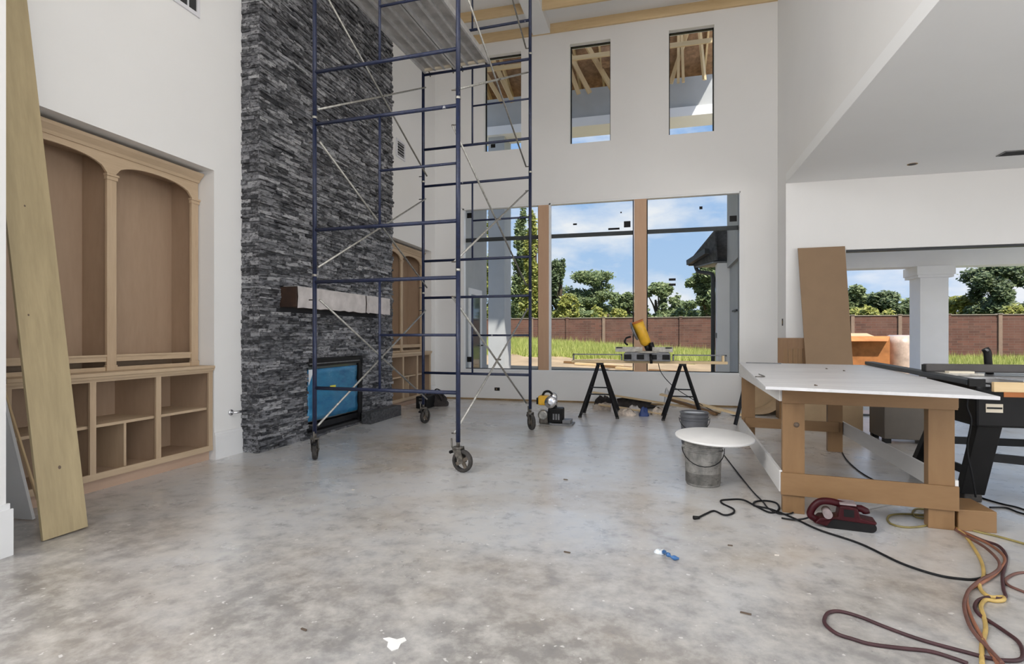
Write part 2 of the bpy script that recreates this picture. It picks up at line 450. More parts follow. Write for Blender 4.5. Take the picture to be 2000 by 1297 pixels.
def thing(name, loc, label=None, cat=None, group=None, kind=None):
    o = bpy.data.objects.new(name, None); COL.objects.link(o); o.location = loc
    o.empty_display_size = 0.1
    ORIGIN[o.name] = Vector(loc)
    return tag(o, label, cat, group, kind)
def one(name, mb, mat, label, cat, group=None, bev=0.0):
    return tag(mb.build(name, mat, None, bev), label, cat, group)
def struct(name, mb, mat, label=None):
    return tag(mb.build(name, mat), label, None, None, 'structure')
def B(a, b): return MB().box(a, b)
def T(pts, r, n=8): return MB().tube(pts, r, n)
def smooth_path(pts, k=6):
    pts = [Vector(p) for p in pts]; out = []
    for i in range(len(pts) - 1):
        p0 = pts[max(i - 1, 0)]; p1 = pts[i]; p2 = pts[i + 1]; p3 = pts[min(i + 2, len(pts) - 1)]
        for j in range(k):
            t_ = j / k
            out.append(0.5 * ((2 * p1) + (p2 - p0) * t_ + (2 * p0 - 5 * p1 + 4 * p2 - p3) * t_ ** 2 + (3 * p1 - p0 - 3 * p2 + p3) * t_ ** 3))
    out.append(pts[-1]); return out
def panel_with_holes(axis, p0, p1, u0, u1, z0, z1, holes):
    """slab between p0..p1 on its axis ('x' or 'y'), with rectangular holes (ua, ub, za, zb)"""
    us = sorted({u0, u1, *[h[0] for h in holes], *[h[1] for h in holes]})
    zs = sorted({z0, z1, *[h[2] for h in holes], *[h[3] for h in holes]})
    mb = MB()
    for a, b in zip(us, us[1:]):
        run = None
        for c_, d in zip(zs, zs[1:]):
            um, zm = (a + b) / 2, (c_ + d) / 2
            solid = not any(h[0] < um < h[1] and h[2] < zm < h[3] for h in holes)
            if solid and run: run[1] = d
            elif solid: run = [c_, d]
            if (not solid or d == z1) and run:
                if axis == 'x': mb.box((p0, a, run[0]), (p1, b, run[1]))
                else: mb.box((a, p0, run[0]), (b, p1, run[1]))
                run = None
    return mb

# ------------------------------------------------------------------ the room shell
XL, XR, YB, YR = -4.15, 1.90, 9.80, 9.20        # left wall, header wall, back wall, right-room back wall
HC, HR = 6.86, 3.54                             # ceilings
YF = -4.6                                       # front wall, behind the camera
NICHE = [(2.60, 4.37), (7.86, 9.62)]
NZ = 2.80
WIN = (-3.59, 1.33, 0.57, 3.615)                # great window opening
UPW = [(-3.16, -2.44), (-1.535, -0.812), (0.184, 0.92)]

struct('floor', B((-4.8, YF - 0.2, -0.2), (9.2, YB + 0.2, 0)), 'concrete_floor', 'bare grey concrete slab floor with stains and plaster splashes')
struct('ceiling', B((-4.8, YF - 0.2, HC), (XR + 0.2, YB + 0.2, HC + 0.15)), 'ceiling_paint', 'high white ceiling over the scaffold')
struct('ceiling_low', B((XR, YF - 0.2, HR), (9.2, YR, HR + 0.15)), 'ceiling_paint', 'lower white ceiling over the side room on the right').name = 'ceiling_right'
lw = panel_with_holes('x', -4.68, XL, YF, YB, 0, HC, [(a, b, 0, NZ) for a, b in NICHE] + [(-3.9, 0.7, 0.6, 6.4)])  # last opening, behind the camera, is added for the left fill light
lw.box((-4.80, 1.2, 0), (-4.68, YB, HC))
struct('wall_left', lw, 'wall_paint', 'tall white wall with two cabinet niches either side of the fireplace')
struct('wall_back', panel_with_holes('y', YB, YB + 0.2, -4.8, XR + 0.2, 0, HC,
       [WIN] + [(a, b, 4.66, 6.46) for a, b in UPW]), 'wall_paint', 'tall white wall with the great window and three slim upper windows')
struct('wall_right', MB().box((XR, YF, HR + 0.15), (XR + 0.2, YB, HC)).box((XR, YR, 0), (XR + 0.2, YB, HR + 0.15)), 'wall_paint', 'white upper wall above the opening to the side room')
DOOR = (2.72, 7.6, 0, 2.49)
struct('wall_right_back', panel_with_holes('y', YR, YR + 0.2, XR + 0.2, 9.2, 0, HR + 0.15, [DOOR]), 'wall_paint', 'white wall above the wide patio opening in the side room')
struct('wall_side', panel_with_holes('x', 9.1, 9.3, YF, YR, 0, HR, [(-3.1, 3.5, 0.4, 3.1)]), 'wall_paint', 'side wall of the right hand room')  # unseen opening added for the side fill light
struct('wall_front', panel_with_holes('y', YF - 0.2, YF, -4.8, 9.2, 0, HC, [(-3.9, 1.7, 0.5, 6.5), (3.0, 8.0, 0, 2.6)]), 'wall_paint', 'front wall behind the viewer')  # both openings are unseen, put in to brighten the rooms
struct('wall_upper_right', B((XR + 0.2, YF - 0.2, HR + 0.15), (9.2, YR + 0.2, HR + 0.35)), 'wall_paint', 'attic deck above the side room')
struct('wall_near', B((XL, 1.9, 0), (-3.435, 2.17, HC)), 'wall_paint', 'white wall end at the left edge of the view')
bb = MB().box((XL, 2.17, 0), (-3.42, 2.19, 0.255)).box((-3.435, 1.9, 0), (-3.41, 2.19, 0.255)).box((-3.435, 1.9, 0.255), (-3.42, 2.18, 0.285))
struct('baseboard_near', bb, 'trim_white', 'tall white baseboard wrapping the near wall end')
bb = MB()
for a, b in ((4.37, 4.73), (7.62, 7.86), (9.62, 9.8), (2.19, 2.60)):
    bb.box((XL, a, 0), (XL + 0.02, b, 0.235)).box((XL, a, 0.235), (XL + 0.012, b, 0.26))
struct('baseboard_left', bb, 'trim_white', 'tall white baseboard on the piers beside the fireplace')
struct('trim_1', B((-4.13, YB - 0.012, 0), (XR, YB, 0.03)), 'wall_dirt', 'rough brown edge where the drywall stops above the slab')
# drywall reveal edges of the header
struct('trim_2', B((XR - 0.003, YF, HR + 0.001), (XR, YR, HR + 0.03)), 'ceiling_paint', 'clean white drywall corner along the header')
# ceiling grid boards
for i, (a, b) in enumerate((((-4.15, 9.76, HC - 0.165), (1.9, 9.8, HC)), ((-4.15, 9.03, HC - 0.165), (-2.206, 9.07, HC)), ((-1.887, 9.03, HC - 0.165), (1.9, 9.07, HC)),
                           ((-4.15, 7.1, HC - 0.165), (-2.206, 7.14, HC)), ((-1.887, 7.1, HC - 0.165), (1.9, 7.14, HC)))):
    tag(B(a, b).build('ceiling_board', 'pine'), ['yellow pine board along the top of the wall above the upper windows', 'pine ceiling board second from the back wall, left of the white beam',
        'pine ceiling board second from the back wall, right of the white beam', 'pine ceiling board above the scaffold deck, left of the white beam',
        'pine ceiling board high above the room, right of the white beam'][i], 'board', 'pine boards on the high ceiling')
struct('ceiling_beam', B((-2.206, YF, HC - 0.165), (-1.887, 9.76, HC)), 'ceiling_paint', 'white boxed ceiling strip between the pine boards')
rc = thing('recessed_light', (3.61, 7.35, HR - 0.02), 'dark round recessed light hole in the lower ceiling', 'ceiling light')
p_ = floor_pt(1782, 321, HR - 0.003); rc.location = p_; ORIGIN[rc.name] = Vector(p_)
MB().lathe([(0.045, -0.0), (0.062, -0.0), (0.062, 0.006), (0.045, 0.006)], 20, Matrix.Translation(p_), False, False).build('trim_ring', 'wall_dirt', rc)
MB().lathe([(0.046, 0.0), (0.046, 0.003)], 20, Matrix.Translation(p_)).build('can', 'vent_dark', rc)
p_ = floor_pt(1985, 299, HR - 0.008)
cv = thing('ceiling_register', p_, 'small grey ceiling vent register at the right edge', 'vent')
B((p_[0] - 0.17, p_[1] - 0.1, HR - 0.01), (p_[0] + 0.17, p_[1] + 0.1, HR)).build('frame', 'tool_grey', cv)
for k in range(5):
    B((p_[0] - 0.15, p_[1] - 0.08 + k * 0.036, HR - 0.016), (p_[0] + 0.15, p_[1] - 0.066 + k * 0.036, HR - 0.009)).build('slat', 'vent_dark', cv)

# wall vents on the left wall
def grille(y0, y1, z0, z1, n, label, vertical):
    g = thing('wall_vent', (XL, (y0 + y1) / 2, z0), label, 'vent')
    fr_ = MB(); w = 0.035
    fr_.box((XL, y0, z0), (XL + 0.015, y1, z0 + w)).box((XL, y0, z1 - w), (XL + 0.015, y1, z1))
    fr_.box((XL, y0, z0 + w), (XL + 0.015, y0 + w, z1 - w)).box((XL, y1 - w, z0 + w), (XL + 0.015, y1, z1 - w))
    fr_.build('frame', 'vent_white', g)
    B((XL, y0 + w, z0 + w), (XL + 0.003, y1 - w, z1 - w)).build('duct', 'vent_dark', g)
    for k in range(n):
        if vertical:
            y = y0 + w + (k + 1) * (y1 - y0 - 2 * w) / (n + 1)
            B((XL + 0.003, y - 0.006, z0 + w), (XL + 0.013, y + 0.006, z1 - w)).build('slat', 'vent_white', g)
        else:
            z = z0 + w + (k + 0.5) * (z1 - z0 - 2 * w) / n
            MB().bar((XL + 0.007, y0 + w, z), (XL + 0.007, y1 - w, z), 0.012, 0.006).build('slat', 'vent_white', g)
grille(3.35, 4.19, 4.17, 4.75, 7, 'large white return air grille high on the left wall', True)
grille(8.17, 8.49, 4.15, 4.45, 5, 'small white wall vent beyond the stone chimney', False)

# ------------------------------------------------------------------ windows
def pane_window(n, x0, x1, z0, z1, label, transom, tags, left_white=True):
    w = thing('window_%d' % n, ((x0 + x1) / 2, YB + 0.1, z0), label, None, None, 'structure')
    y0, y1 = YB + 0.10, YB + 0.15
    f_ = MB(); k = 0.016
    f_.box((x0, y0, z0), (x0 + k, y1, z1)).box((x1 - k, y0, z0), (x1, y1, z1)).box((x0, y0, z0), (x1, y1, z0 + k)).box((x0, y0, z1 - k), (x1, y1, z1))
    f_.build('window_frame', 'black_metal', w)
    B((x0 + k, YB + 0.12, z0 + k), (x1 - k, YB + 0.126, z1 - k)).build('pane', 'window_glass', w)
    if transom: B((x0 + k, YB + 0.128, transom - 0.03), (x1 - k, YB + 0.165, transom + 0.04)).build('transom_bar', 'gutter_metal', w)
    for (px, py, sw, sh) in tags:
        p = back_pt(px, py, YB + 0.118)
        B((p[0] - sw / 2, YB + 0.117, p[2] - sh / 2), (p[0] + sw / 2, YB + 0.1195, p[2] + sh / 2)).build('sticker', 'black_plastic', w)
pane_window(1, -3.59, -2.13, 0.57, 3.615, 'left pane of the great window, looking on a grey house wing', 3.03, [(917, 421, 0.10, 0.10), (917, 702, 0.10, 0.10)])
pane_window(2, -1.92, -0.415, 0.57, 3.615, 'middle pane of the great window, looking on trees and sky', 3.03, [(1225, 438, 0.115, 0.11), (1199, 447, 0.20, 0.035), (1123, 438, 0.07, 0.03), (1213, 415, 0.025, 0.025)])
pane_window(3, -0.19, 1.33, 0.57, 3.615, 'right pane of the great window, looking on the gutter and downspout', 3.03, [(1432, 427, 0.115, 0.10), (1313, 546, 0.115, 0.04), (1313, 556, 0.115, 0.04), (1369, 406, 0.05, 0.05)])
for i, (a, b) in enumerate(UPW):
    pane_window(4 + i, a, b, 4.66, 6.46, ['slim upper window behind the scaffold', 'middle slim upper window showing roof framing', 'right slim upper window showing roof framing'][i], None,
                [(963, 285, 0.09, 0.07)] if i == 0 else [])
for i, (a, b) in enumerate(((-2.13, -1.92), (-0.415, -0.19))):
    struct('trim_%d' % (3 + i), B((a + 0.012, YB + 0.002, 0.57), (b - 0.0, YB + 0.19, 3.615)), 'window_post_wood', ['bare tan wood post left of the middle window pane', 'bare tan wood post right of the middle window pane'][i])
struct('trim_5', MB().box((WIN[0], YB - 0.015, 0.545), (WIN[1], YB + 0.1, 0.575)), 'trim_white', 'white window stool under the great window')
tm = MB()
for a in (WIN[0], -1.92, ):
    tm.box((a, YB, 0.575), (a + 0.03, YB + 0.1, 3.615))
tm.box((WIN[1] - 0.012, YB, 0.575), (WIN[1], YB + 0.1, 3.615)).box((WIN[0], YB, 3.59), (WIN[1], YB + 0.1, 3.615))
struct('trim_6', tm, 'trim_white', 'white jamb liners of the great window')
tm = MB()
x0, x1, z0, z1 = WIN; cw = 0.075
for (a, b) in (((x0 - cw, YB - 0.006, z0 - cw), (x0, YB, z1 + cw)), ((x1, YB - 0.006, z0 - cw), (x1 + cw, YB, z1 + cw)), ((x0, YB - 0.006, z1), (x1, YB, z1 + cw)), ((x0, YB - 0.006, z0 - cw), (x1, YB, z0))):
    tm.box(a, b)
struct('trim_7', tm, 'wall_paint', 'slightly raised plaster band around the great window')
# outlet boxes
p = back_pt(971, 760, YB)
ob = thing('outlet_box', (p[0], YB, p[2] - 0.05), 'open black outlet box low on the wall under the great window', 'outlet')
B((p[0] - 0.05, YB - 0.004, p[2] - 0.03), (p[0] + 0.05, YB, p[2] + 0.03)).build('box_rim', 'black_plastic', ob)
B((p[0] - 0.022, YB - 0.007, p[2] - 0.012), (p[0] + 0.0, YB - 0.004, p[2] + 0.012)).build('wire_end', 'wall_dirt', ob)
ob = thing('outlet_box', (XR, 9.45, 1.36), 'small dark switch box on the white wall end beside the brown panel', 'outlet')
B((XR - 0.004, 9.40, 1.36), (XR, 9.47, 1.47)).build('box_rim', 'black_plastic', ob)
B((XR - 0.007, 9.42, 1.39), (XR - 0.004, 9.45, 1.44)).build('wire_end', 'wall_dirt', ob)
# gas stub and scuffs on the near pier
v = thing('pipe_stub', (XL, 4.70, 0.42), 'short white pipe stub poking from the pier beside the stone', 'pipe')
T([(XL, 4.58, 0.43), (XL + 0.05, 4.58, 0.43), (XL + 0.06, 4.72, 0.43)], 0.012, 8).build('pipe', 'chrome', v)
MB().lathe([(0.03, 0), (0.03, 0.012), (0.014, 0.016)], 16, Matrix.Translation((XL, 4.58, 0.43)) @ Matrix.Rotation(R(90), 4, 'Y')).build('flange', 'chrome', v)

# ------------------------------------------------------------------ fireplace of ledger stone
FX, FY0, FY1 = -3.945, 4.74, 7.61
FB = (5.52, 6.745, 0.06, 0.925)
fp = thing('stone_fireplace', (XL, (FY0 + FY1) / 2, 0), 'floor to ceiling chimney breast of dark grey stacked ledger stone', 'fireplace')
panel_with_holes('x', XL, FX, FY0, FY1, 0, HC, [FB]).build('core', 'grout_dark', fp)
rng = random.Random(7)
def unit_stone(seed):
    r = random.Random(seed); mb = MB()
    vs = []
    for z in (0, 1):
        for y in (0, 0.5, 1):
            for x in (0, 1):
                jy = 0 if x == 0 else r.uniform(-0.03, 0.03)
                vs.append(((0 if x == 0 else 1 + r.uniform(-0.35, 0.15)), y + jy * (y != 0.5), z + (0 if x == 0 else r.uniform(-0.12, 0.12))))
    fs = [(0, 2, 3, 1), (2, 4, 5, 3), (6, 7, 9, 8), (8, 9, 11, 10), (1, 3, 9, 7), (3, 5, 11, 9), (0, 1, 7, 6), (4, 10, 11, 5)]
    return vs, fs
UNITS = [unit_stone(k) for k in range(8)]
stones = []   # (kind, y/x start, z, length, height, depth)
z = 0.0
while z < HC - 0.05:
    h = rng.uniform(0.020, 0.044)
    y = FY0 - rng.uniform(0, 0.02)
    while y < FY1:
        L = rng.uniform(0.07, 0.30)
        if y + L > FY1 - 0.05: L = FY1 - y + rng.uniform(-0.004, 0.012)
        segs = [(y, y + L)]
        if z + h > FB[2] and z < FB[3]:
            segs = []
            if y < FB[0]: segs.append((y, min(y + L, FB[0])))
            if y + L > FB[1]: segs.append((max(y, FB[1]), y + L))
        if z + h > 1.50 and z < 1.735:
            segs = []
            if y < 5.045: segs.append((y, min(y + L, 5.045)))
            if y + L > 7.14: segs.append((max(y, 7.14), y + L))
        for a, b in segs:
            if b - a > 0.012: stones.append(('f', a, z, b - a - 0.002, min(h, HC - z) - 0.002, rng.uniform(0.004, 0.042)))
        y += L
    for side in ('l', 'r'):
        x = XL
        while x < FX:
            L = rng.uniform(0.07, 0.2)
            if x + L > FX - 0.05: L = FX - x + 0.012
            stones.append((side, x, z, L - 0.002, min(h, HC - z) - 0.002, rng.uniform(0.004, 0.022)))
            x += L
    z += h
def stone_mtx(s):
    k, a, z, L, h, d = s
    if k == 'f': return Matrix(((d, 0, 0, FX), (0, L, 0, a), (0, 0, h, z), (0, 0, 0, 1)))
    if k == 'l': return Matrix(((0, L, 0, a), (-d, 0, 0, FY0), (0, 0, h, z), (0, 0, 0, 1)))
    return Matrix(((0, L, 0, a), (d, 0, 0, FY1), (0, 0, h, z), (0, 0, 0, 1)))
def stone_size(s):
    m_ = stone_mtx(s); a = project(m_ @ Vector((1, 0, 0))); b = project(m_ @ Vector((1, 1, 1)))
    if s[0] == 'r' or min(a[1], b[1]) < 0: return 0
    return abs(a[0] - b[0]) * abs(a[1] - b[1])
stones.sort(key=stone_size, reverse=True)
unit_me = []
for vs, fs in UNITS:
    me = bpy.data.meshes.new('stone'); me.from_pydata(vs, [], fs); me.materials.append(MATS['ledger_stone']); me.update(); unit_me.append(me)
for i, s in enumerate(stones[:300]):
    o = bpy.data.objects.new('stone', unit_me[i % 8]); COL.objects.link(o); o.parent = fp
    m_ = stone_mtx(s); m_.translation -= ORIGIN[fp.name]; o.matrix_local = m_
rest = MB()
for i, s in enumerate(stones[300:]):
    rest.add(UNITS[i % 8][0], UNITS[i % 8][1], False, stone_mtx(s))
tag(rest.build('stone_veneer', 'ledger_stone', fp), None, kind='stuff')
# firebox insert
fb = thing('fireplace_insert', (FX, (FB[0] + FB[1]) / 2, FB[2]), 'black framed firebox insert with its glass under blue protective film', 'fireplace insert')
fr_ = MB(); y0, y1, z0, z1 = FB
fr_.box((FX - 0.12, y0, z1 - 0.09), (FX + 0.012, y1, z1)).box((FX - 0.12, y0, z0), (FX + 0.0, y0 + 0.03, z1)).box((FX - 0.12, y1 - 0.10, z0), (FX + 0.012, y1, z1 - 0.09)).box((FX - 0.14, y0, z0), (FX - 0.12, y1, z1))
fr_.build('frame', 'black_metal', fb)
B((FX - 0.01, y0 + 0.04, z1 - 0.062), (FX + 0.02, y1 - 0.08, z1 - 0.05)).build('trim_strip', 'tool_grey', fb)
fm = MB(); ny, nz = 14, 10; r = random.Random(3)
vs = []
for j in range(nz + 1):
    for i in range(ny + 1):
        y = y0 - 0.01 + (y1 - 0.13 - y0) * i / ny; z = z0 + 0.14 + (z1 - 0.12 - z0 - 0.14) * j / nz
        vs.append((FX + 0.024 + r.uniform(-0.012, 0.012) - 0.01 * (i / ny), y, z))
fs = [(j * (ny + 1) + i, j * (ny + 1) + i + 1, (j + 1) * (ny + 1) + i + 1, (j + 1) * (ny + 1) + i) for j in range(nz) for i in range(ny)]
fm.add(vs, fs, True).build('protective_film', 'blue_film', fb).modifiers.new('thick', 'SOLIDIFY').thickness = 0.004
B((FX - 0.06, y0 + 0.03, z0 + 0.12), (FX - 0.02, y1 - 0.10, z1 - 0.09)).build('glass', 'door_glass', fb)
B((FX + 0.036, 5.94, 0.555), (FX + 0.039, 6.06, 0.585)).build('warning_label', 'label_yellow', fb)
B((FX - 0.05, y0 + 0.02, z0 + 0.03), (FX + 0.0, y1 - 0.1, z0 + 0.10)).build('lower_grille', 'black_metal', fb)
MB().prism([(FX + 0.03, y0 + 0.0, z1 - 0.30), (FX + 0.03, y0 + 0.10, z1 - 0.12), (FX + 0.03, y0 + 0.0, z1 - 0.12)], (0.004, 0, 0)).build('film_corner', 'film_white', fb)
# mantel
mt = thing('mantel_beam', (-3.83, 6.1, 1.51), 'heavy dark brown mantel beam wrapped in torn white paper', 'mantel')
B((FX + 0.0, 5.05, 1.51), (-3.73, 7.13, 1.725)).build('beam', 'mantel_wood', mt, 0.006)
def wrap(a, b, seed):
    r = random.Random(seed); n = 14; vs, fs = [], []
    for i in range(n + 1):
        y = a + (b - a) * i / n
        zb = 1.502 + r.uniform(-0.006, 0.008)
        for (x, z) in ((-3.90, 1.731), (-3.722, 1.731), (-3.718 + r.uniform(-0.003, 0.006), 1.62), (-3.722, zb)):
            vs.append((x, y, z))
    for i in range(n):
        for j in range(3): fs.append((i * 4 + j, i * 4 + j + 1, i * 4 + j + 5, i * 4 + j + 4))
    mb = MB().add(vs, fs)
    o = mb.build('paper_wrap', 'paper_white', mt); sd_ = o.modifiers.new('thick', 'SOLIDIFY'); sd_.thickness = 0.003; sd_.offset = 1
wrap(5.055, 6.46, 1); wrap(6.485, 7.14, 2)
# hearth block
one('hearth_block', B((-3.90, 6.66, 0), (-3.75, 7.56, 0.155)), 'hearth_black', 'long black stone block lying on the floor before the fireplace', 'stone block', bev=0.006)

# ------------------------------------------------------------------ built-in cabinets
def cabinet(Y0, Y1, label):
    cb = thing('built_in_cabinet', (-4.4, (Y0 + Y1) / 2, 0), label, 'cabinet')
    XF, XB, XBASE = -4.345, -4.64, -4.17
    a, b = Y0 + 0.01, Y1 - 0.01
    ym = (a + b) / 2
    # lower case
    B((XB, a, 0), (XB + 0.012, b, 2.72)).build('back_panel', 'cabinet_ply', cb)
    B((XBASE - 0.05, a, 0.0), (XBASE - 0.03, b, 0.10)).build('toe_kick', 'cabinet_kick', cb)
    B((XB, a, 0.10), (XBASE, b, 0.125)).build('bottom_panel', 'cabinet_ply', cb)
    B((XBASE - 0.005, a, 0.095), (XBASE + 0.016, b, 0.145)).build('bottom_rail', 'cabinet_wood_h', cb)
    B((XBASE - 0.005, a, 0.845), (XBASE + 0.016, b, 0.885)).build('top_rail', 'cabinet_wood_h', cb)
    for k in range(4):
        y = a + 0.025 + (b - a - 0.05) * k / 3
        B((XBASE - 0.003, y - 0.024, 0.14), (XBASE + 0.014, y + 0.024, 0.85)).build('stile', 'cabinet_wood', cb)
        B((XB + 0.012, y - 0.011, 0.12), (XBASE, y + 0.011, 0.885)).build('partition', 'cabinet_ply', cb)
    for k in range(3):
        ya = a + 0.036 + (b - a - 0.05) * k / 3; yb = a + 0.014 + (b - a - 0.05) * (k + 1) / 3
        B((XB + 0.012, ya, 0.49), (XBASE - 0.02, yb, 0.512)).build('shelf', 'cabinet_wood_h', cb)
    B((XB + 0.012, ym - 0.02 + 0.02, 0.125), (XBASE - 0.03, ym + 0.022, 0.49)).build('partition', 'cabinet_wood', cb)
    ct = B((XB, a, 0.885), (XBASE + 0.045, b, 0.915)).build('countertop', 'cabinet_wood_h', cb, 0.006)
    B((XBASE, a, 0.868), (XBASE + 0.034, b, 0.885)).build('edge_moulding', 'cabinet_wood_h', ct)
    # upper case
    B((XB, a, 0.915), (XF, a + 0.02, 2.72)).build('side_panel', 'cabinet_ply', cb)
    B((XB, b - 0.02, 0.915), (XF, b, 2.72)).build('side_panel', 'cabinet_ply', cb)
    B((XB + 0.012, ym - 0.012, 0.915), (XF, ym + 0.012, 2.70)).build('partition', 'cabinet_ply', cb)
    for y in (a + 0.042, ym, b - 0.042):
        pl = B((XF - 0.005, y - 0.040, 0.915), (XF + 0.022, y + 0.040, 2.495)).build('pilaster', 'cabinet_wood', cb, 0.003)
        MB().box((XF - 0.005, y - 0.047, 2.475), (XF + 0.030, y + 0.047, 2.505)).box((XF - 0.005, y - 0.053, 2.505), (XF + 0.038, y + 0.053, 2.523)).build('capital', 'cabinet_wood', pl, 0.003)
        B((XF - 0.005, y - 0.046, 0.915), (XF + 0.028, y + 0.046, 0.96)).build('plinth', 'cabinet_wood', pl, 0.003)
    # arched header
    hd = MB()
    for (p, q) in ((a + 0.07, ym - 0.03), (ym + 0.03, b - 0.07)):
        n = 16; c_ = (p + q) / 2; hw = (q - p) / 2
        for i in range(n):
            t0, t1 = -1 + 2 * i / n, -1 + 2 * (i + 1) / n
            f0 = 2.52 + 0.12 * math.sqrt(max(0, 1 - abs(t0) ** 2.2)); f1 = 2.52 + 0.12 * math.sqrt(max(0, 1 - abs(t1) ** 2.2))
            hd.prism([(XF - 0.003, c_ + hw * t0, f0), (XF - 0.003, c_ + hw * t1, f1), (XF - 0.003, c_ + hw * t1, 2.70), (XF - 0.003, c_ + hw * t0, 2.70)], (0.02, 0, 0))
    for (p, q) in ((a, a + 0.07), (ym - 0.03, ym + 0.03), (b - 0.07, b)): hd.box((XF - 0.003, p, 2.52), (XF + 0.017, q, 2.70))
    hd.build('arched_header', 'cabinet_wood_h', cb)
    B((XB, a, 2.70), (XF, b, 2.72)).build('top_panel', 'cabinet_ply', cb)
    cr_ = MB().prism([(XF + 0.016, a, 2.685), (XF + 0.03, a, 2.685), (XF + 0.042, a, 2.708), (XF + 0.08, a, 2.745), (XF + 0.09, a, 2.768), (XF - 0.02, a, 2.768), (XF - 0.02, a, 2.70), (XF + 0.016, a, 2.70)], (0, b - a, 0))
    cr_.build('crown_moulding', 'cabinet_wood_h', cb)
    for (p, q) in ((a + 0.082, ym - 0.04), (ym + 0.04, b - 0.082)):
        B((XB + 0.012, p - 0.02, 1.005), (XF, q + 0.02, 1.022)).build('shelf', 'cabinet_ply', cb)
        rl = B((XF - 0.01, p, 0.99), (XF + 0.012, q, 1.045)).build('ledge_rail', 'cabinet_wood_h', cb)
        B((XF + 0.012, p, 1.030), (XF + 0.02, q, 1.045)).build('bead', 'cabinet_wood_h', rl)
        B((XF - 0.004, p, 0.915), (XF + 0.010, q, 0.945)).build('lower_rail', 'cabinet_wood_h', cb)
    return cb
cabinet(*NICHE[0], 'raw wood built-in bookcase with two arched bays, left of the stone chimney')
cabinet(*NICHE[1], 'raw wood built-in bookcase with arched bay, beyond the stone chimney')
wr = MB()
r = random.Random(5)
wy, wz = 3.05, 1.14
wiring = thing('cable_tails', (-4.62, wy, wz), 'black tangle of cable tails in the bookcase back', 'cable')
for k in range(6):
    T(smooth_path([(-4.625, wy, wz), (-4.58 + r.uniform(-.02, .02), wy + r.uniform(-.05, .05), wz + r.uniform(-.02, .06)), (-4.56, wy + r.uniform(-.08, .08), wz + r.uniform(-.07, .09))]), 0.007, 6).build('cable', 'cord_black', wiring)

# ------------------------------------------------------------------ leaning boards at the left
def lean_board(name, p, q, width_dir, w, th, mat, label, cat):
    """board from foot p to head q; width along width_dir"""
    p, q, wd = Vector(p), Vector(q), Vector(width_dir).normalized()
    d = (q - p).normalized(); wd = (wd - d * wd.dot(d)).normalized(); n = d.cross(wd).normalized()
    L = (q - p).length
    mb = MB(); m_ = Matrix((wd, n, d)).transposed().to_4x4()
    mb.box((0, -th / 2, 0), (w, th / 2, L))
    me_o = mb.build(name, mat, None, 0.0015, origin=(0, 0, 0))
    m_.translation = p
    me_o.matrix_world = m_
    return tag(me_o, label, cat)
pl = lean_board('plank', (-3.466, 2.372, 0.004), (-3.466 - 0.66, 2.372 - 0.06, 4.85), (0.10, 1, 0), 0.243, 0.022, 'plank_poplar', 'tall knotty plank leaning at the left edge of the room', 'plank')
# knots on the plank
def knot(u, h, rad):
    mb = MB(); n = 12
    # the plank's face towards the room has local -y or +y; put a thin disc on both faces
    for s in (-1, 1):
        vs = [(u + rad * math.cos(2 * math.pi * k / n), s * 0.0113, h + 1.35 * rad * math.sin(2 * math.pi * k / n)) for k in range(n)]
        mb.add(vs, [list(range(n))])
    me = bpy.data.meshes.new('knot'); me.from_pydata([tuple(v_) for v_ in mb.v], [], mb.f); me.materials.append(MATS['chip_dark'])
    o = bpy.data.objects.new('knot', me); COL.objects.link(o); o.parent = pl
knot(0.125, 0.40, 0.0085); knot(0.055, 1.33, 0.005); knot(0.10, 2.0, 0.005)
lean_board('white_board', (-4.10, 2.62, 0.006), (-4.125, 2.30, 1.62), (1, 0.05, 0), 0.19, 0.018, 'board_white', 'white painted board leaning in the corner behind the tall plank', 'board')
lean_board('wood_strip', (-3.88, 2.66, 0.004), (-4.10, 2.52, 1.05), (1, 0, 0), 0.018, 0.012, 'pine_z', 'thin pale wood strip leaning behind the tall plank', 'wood strip')

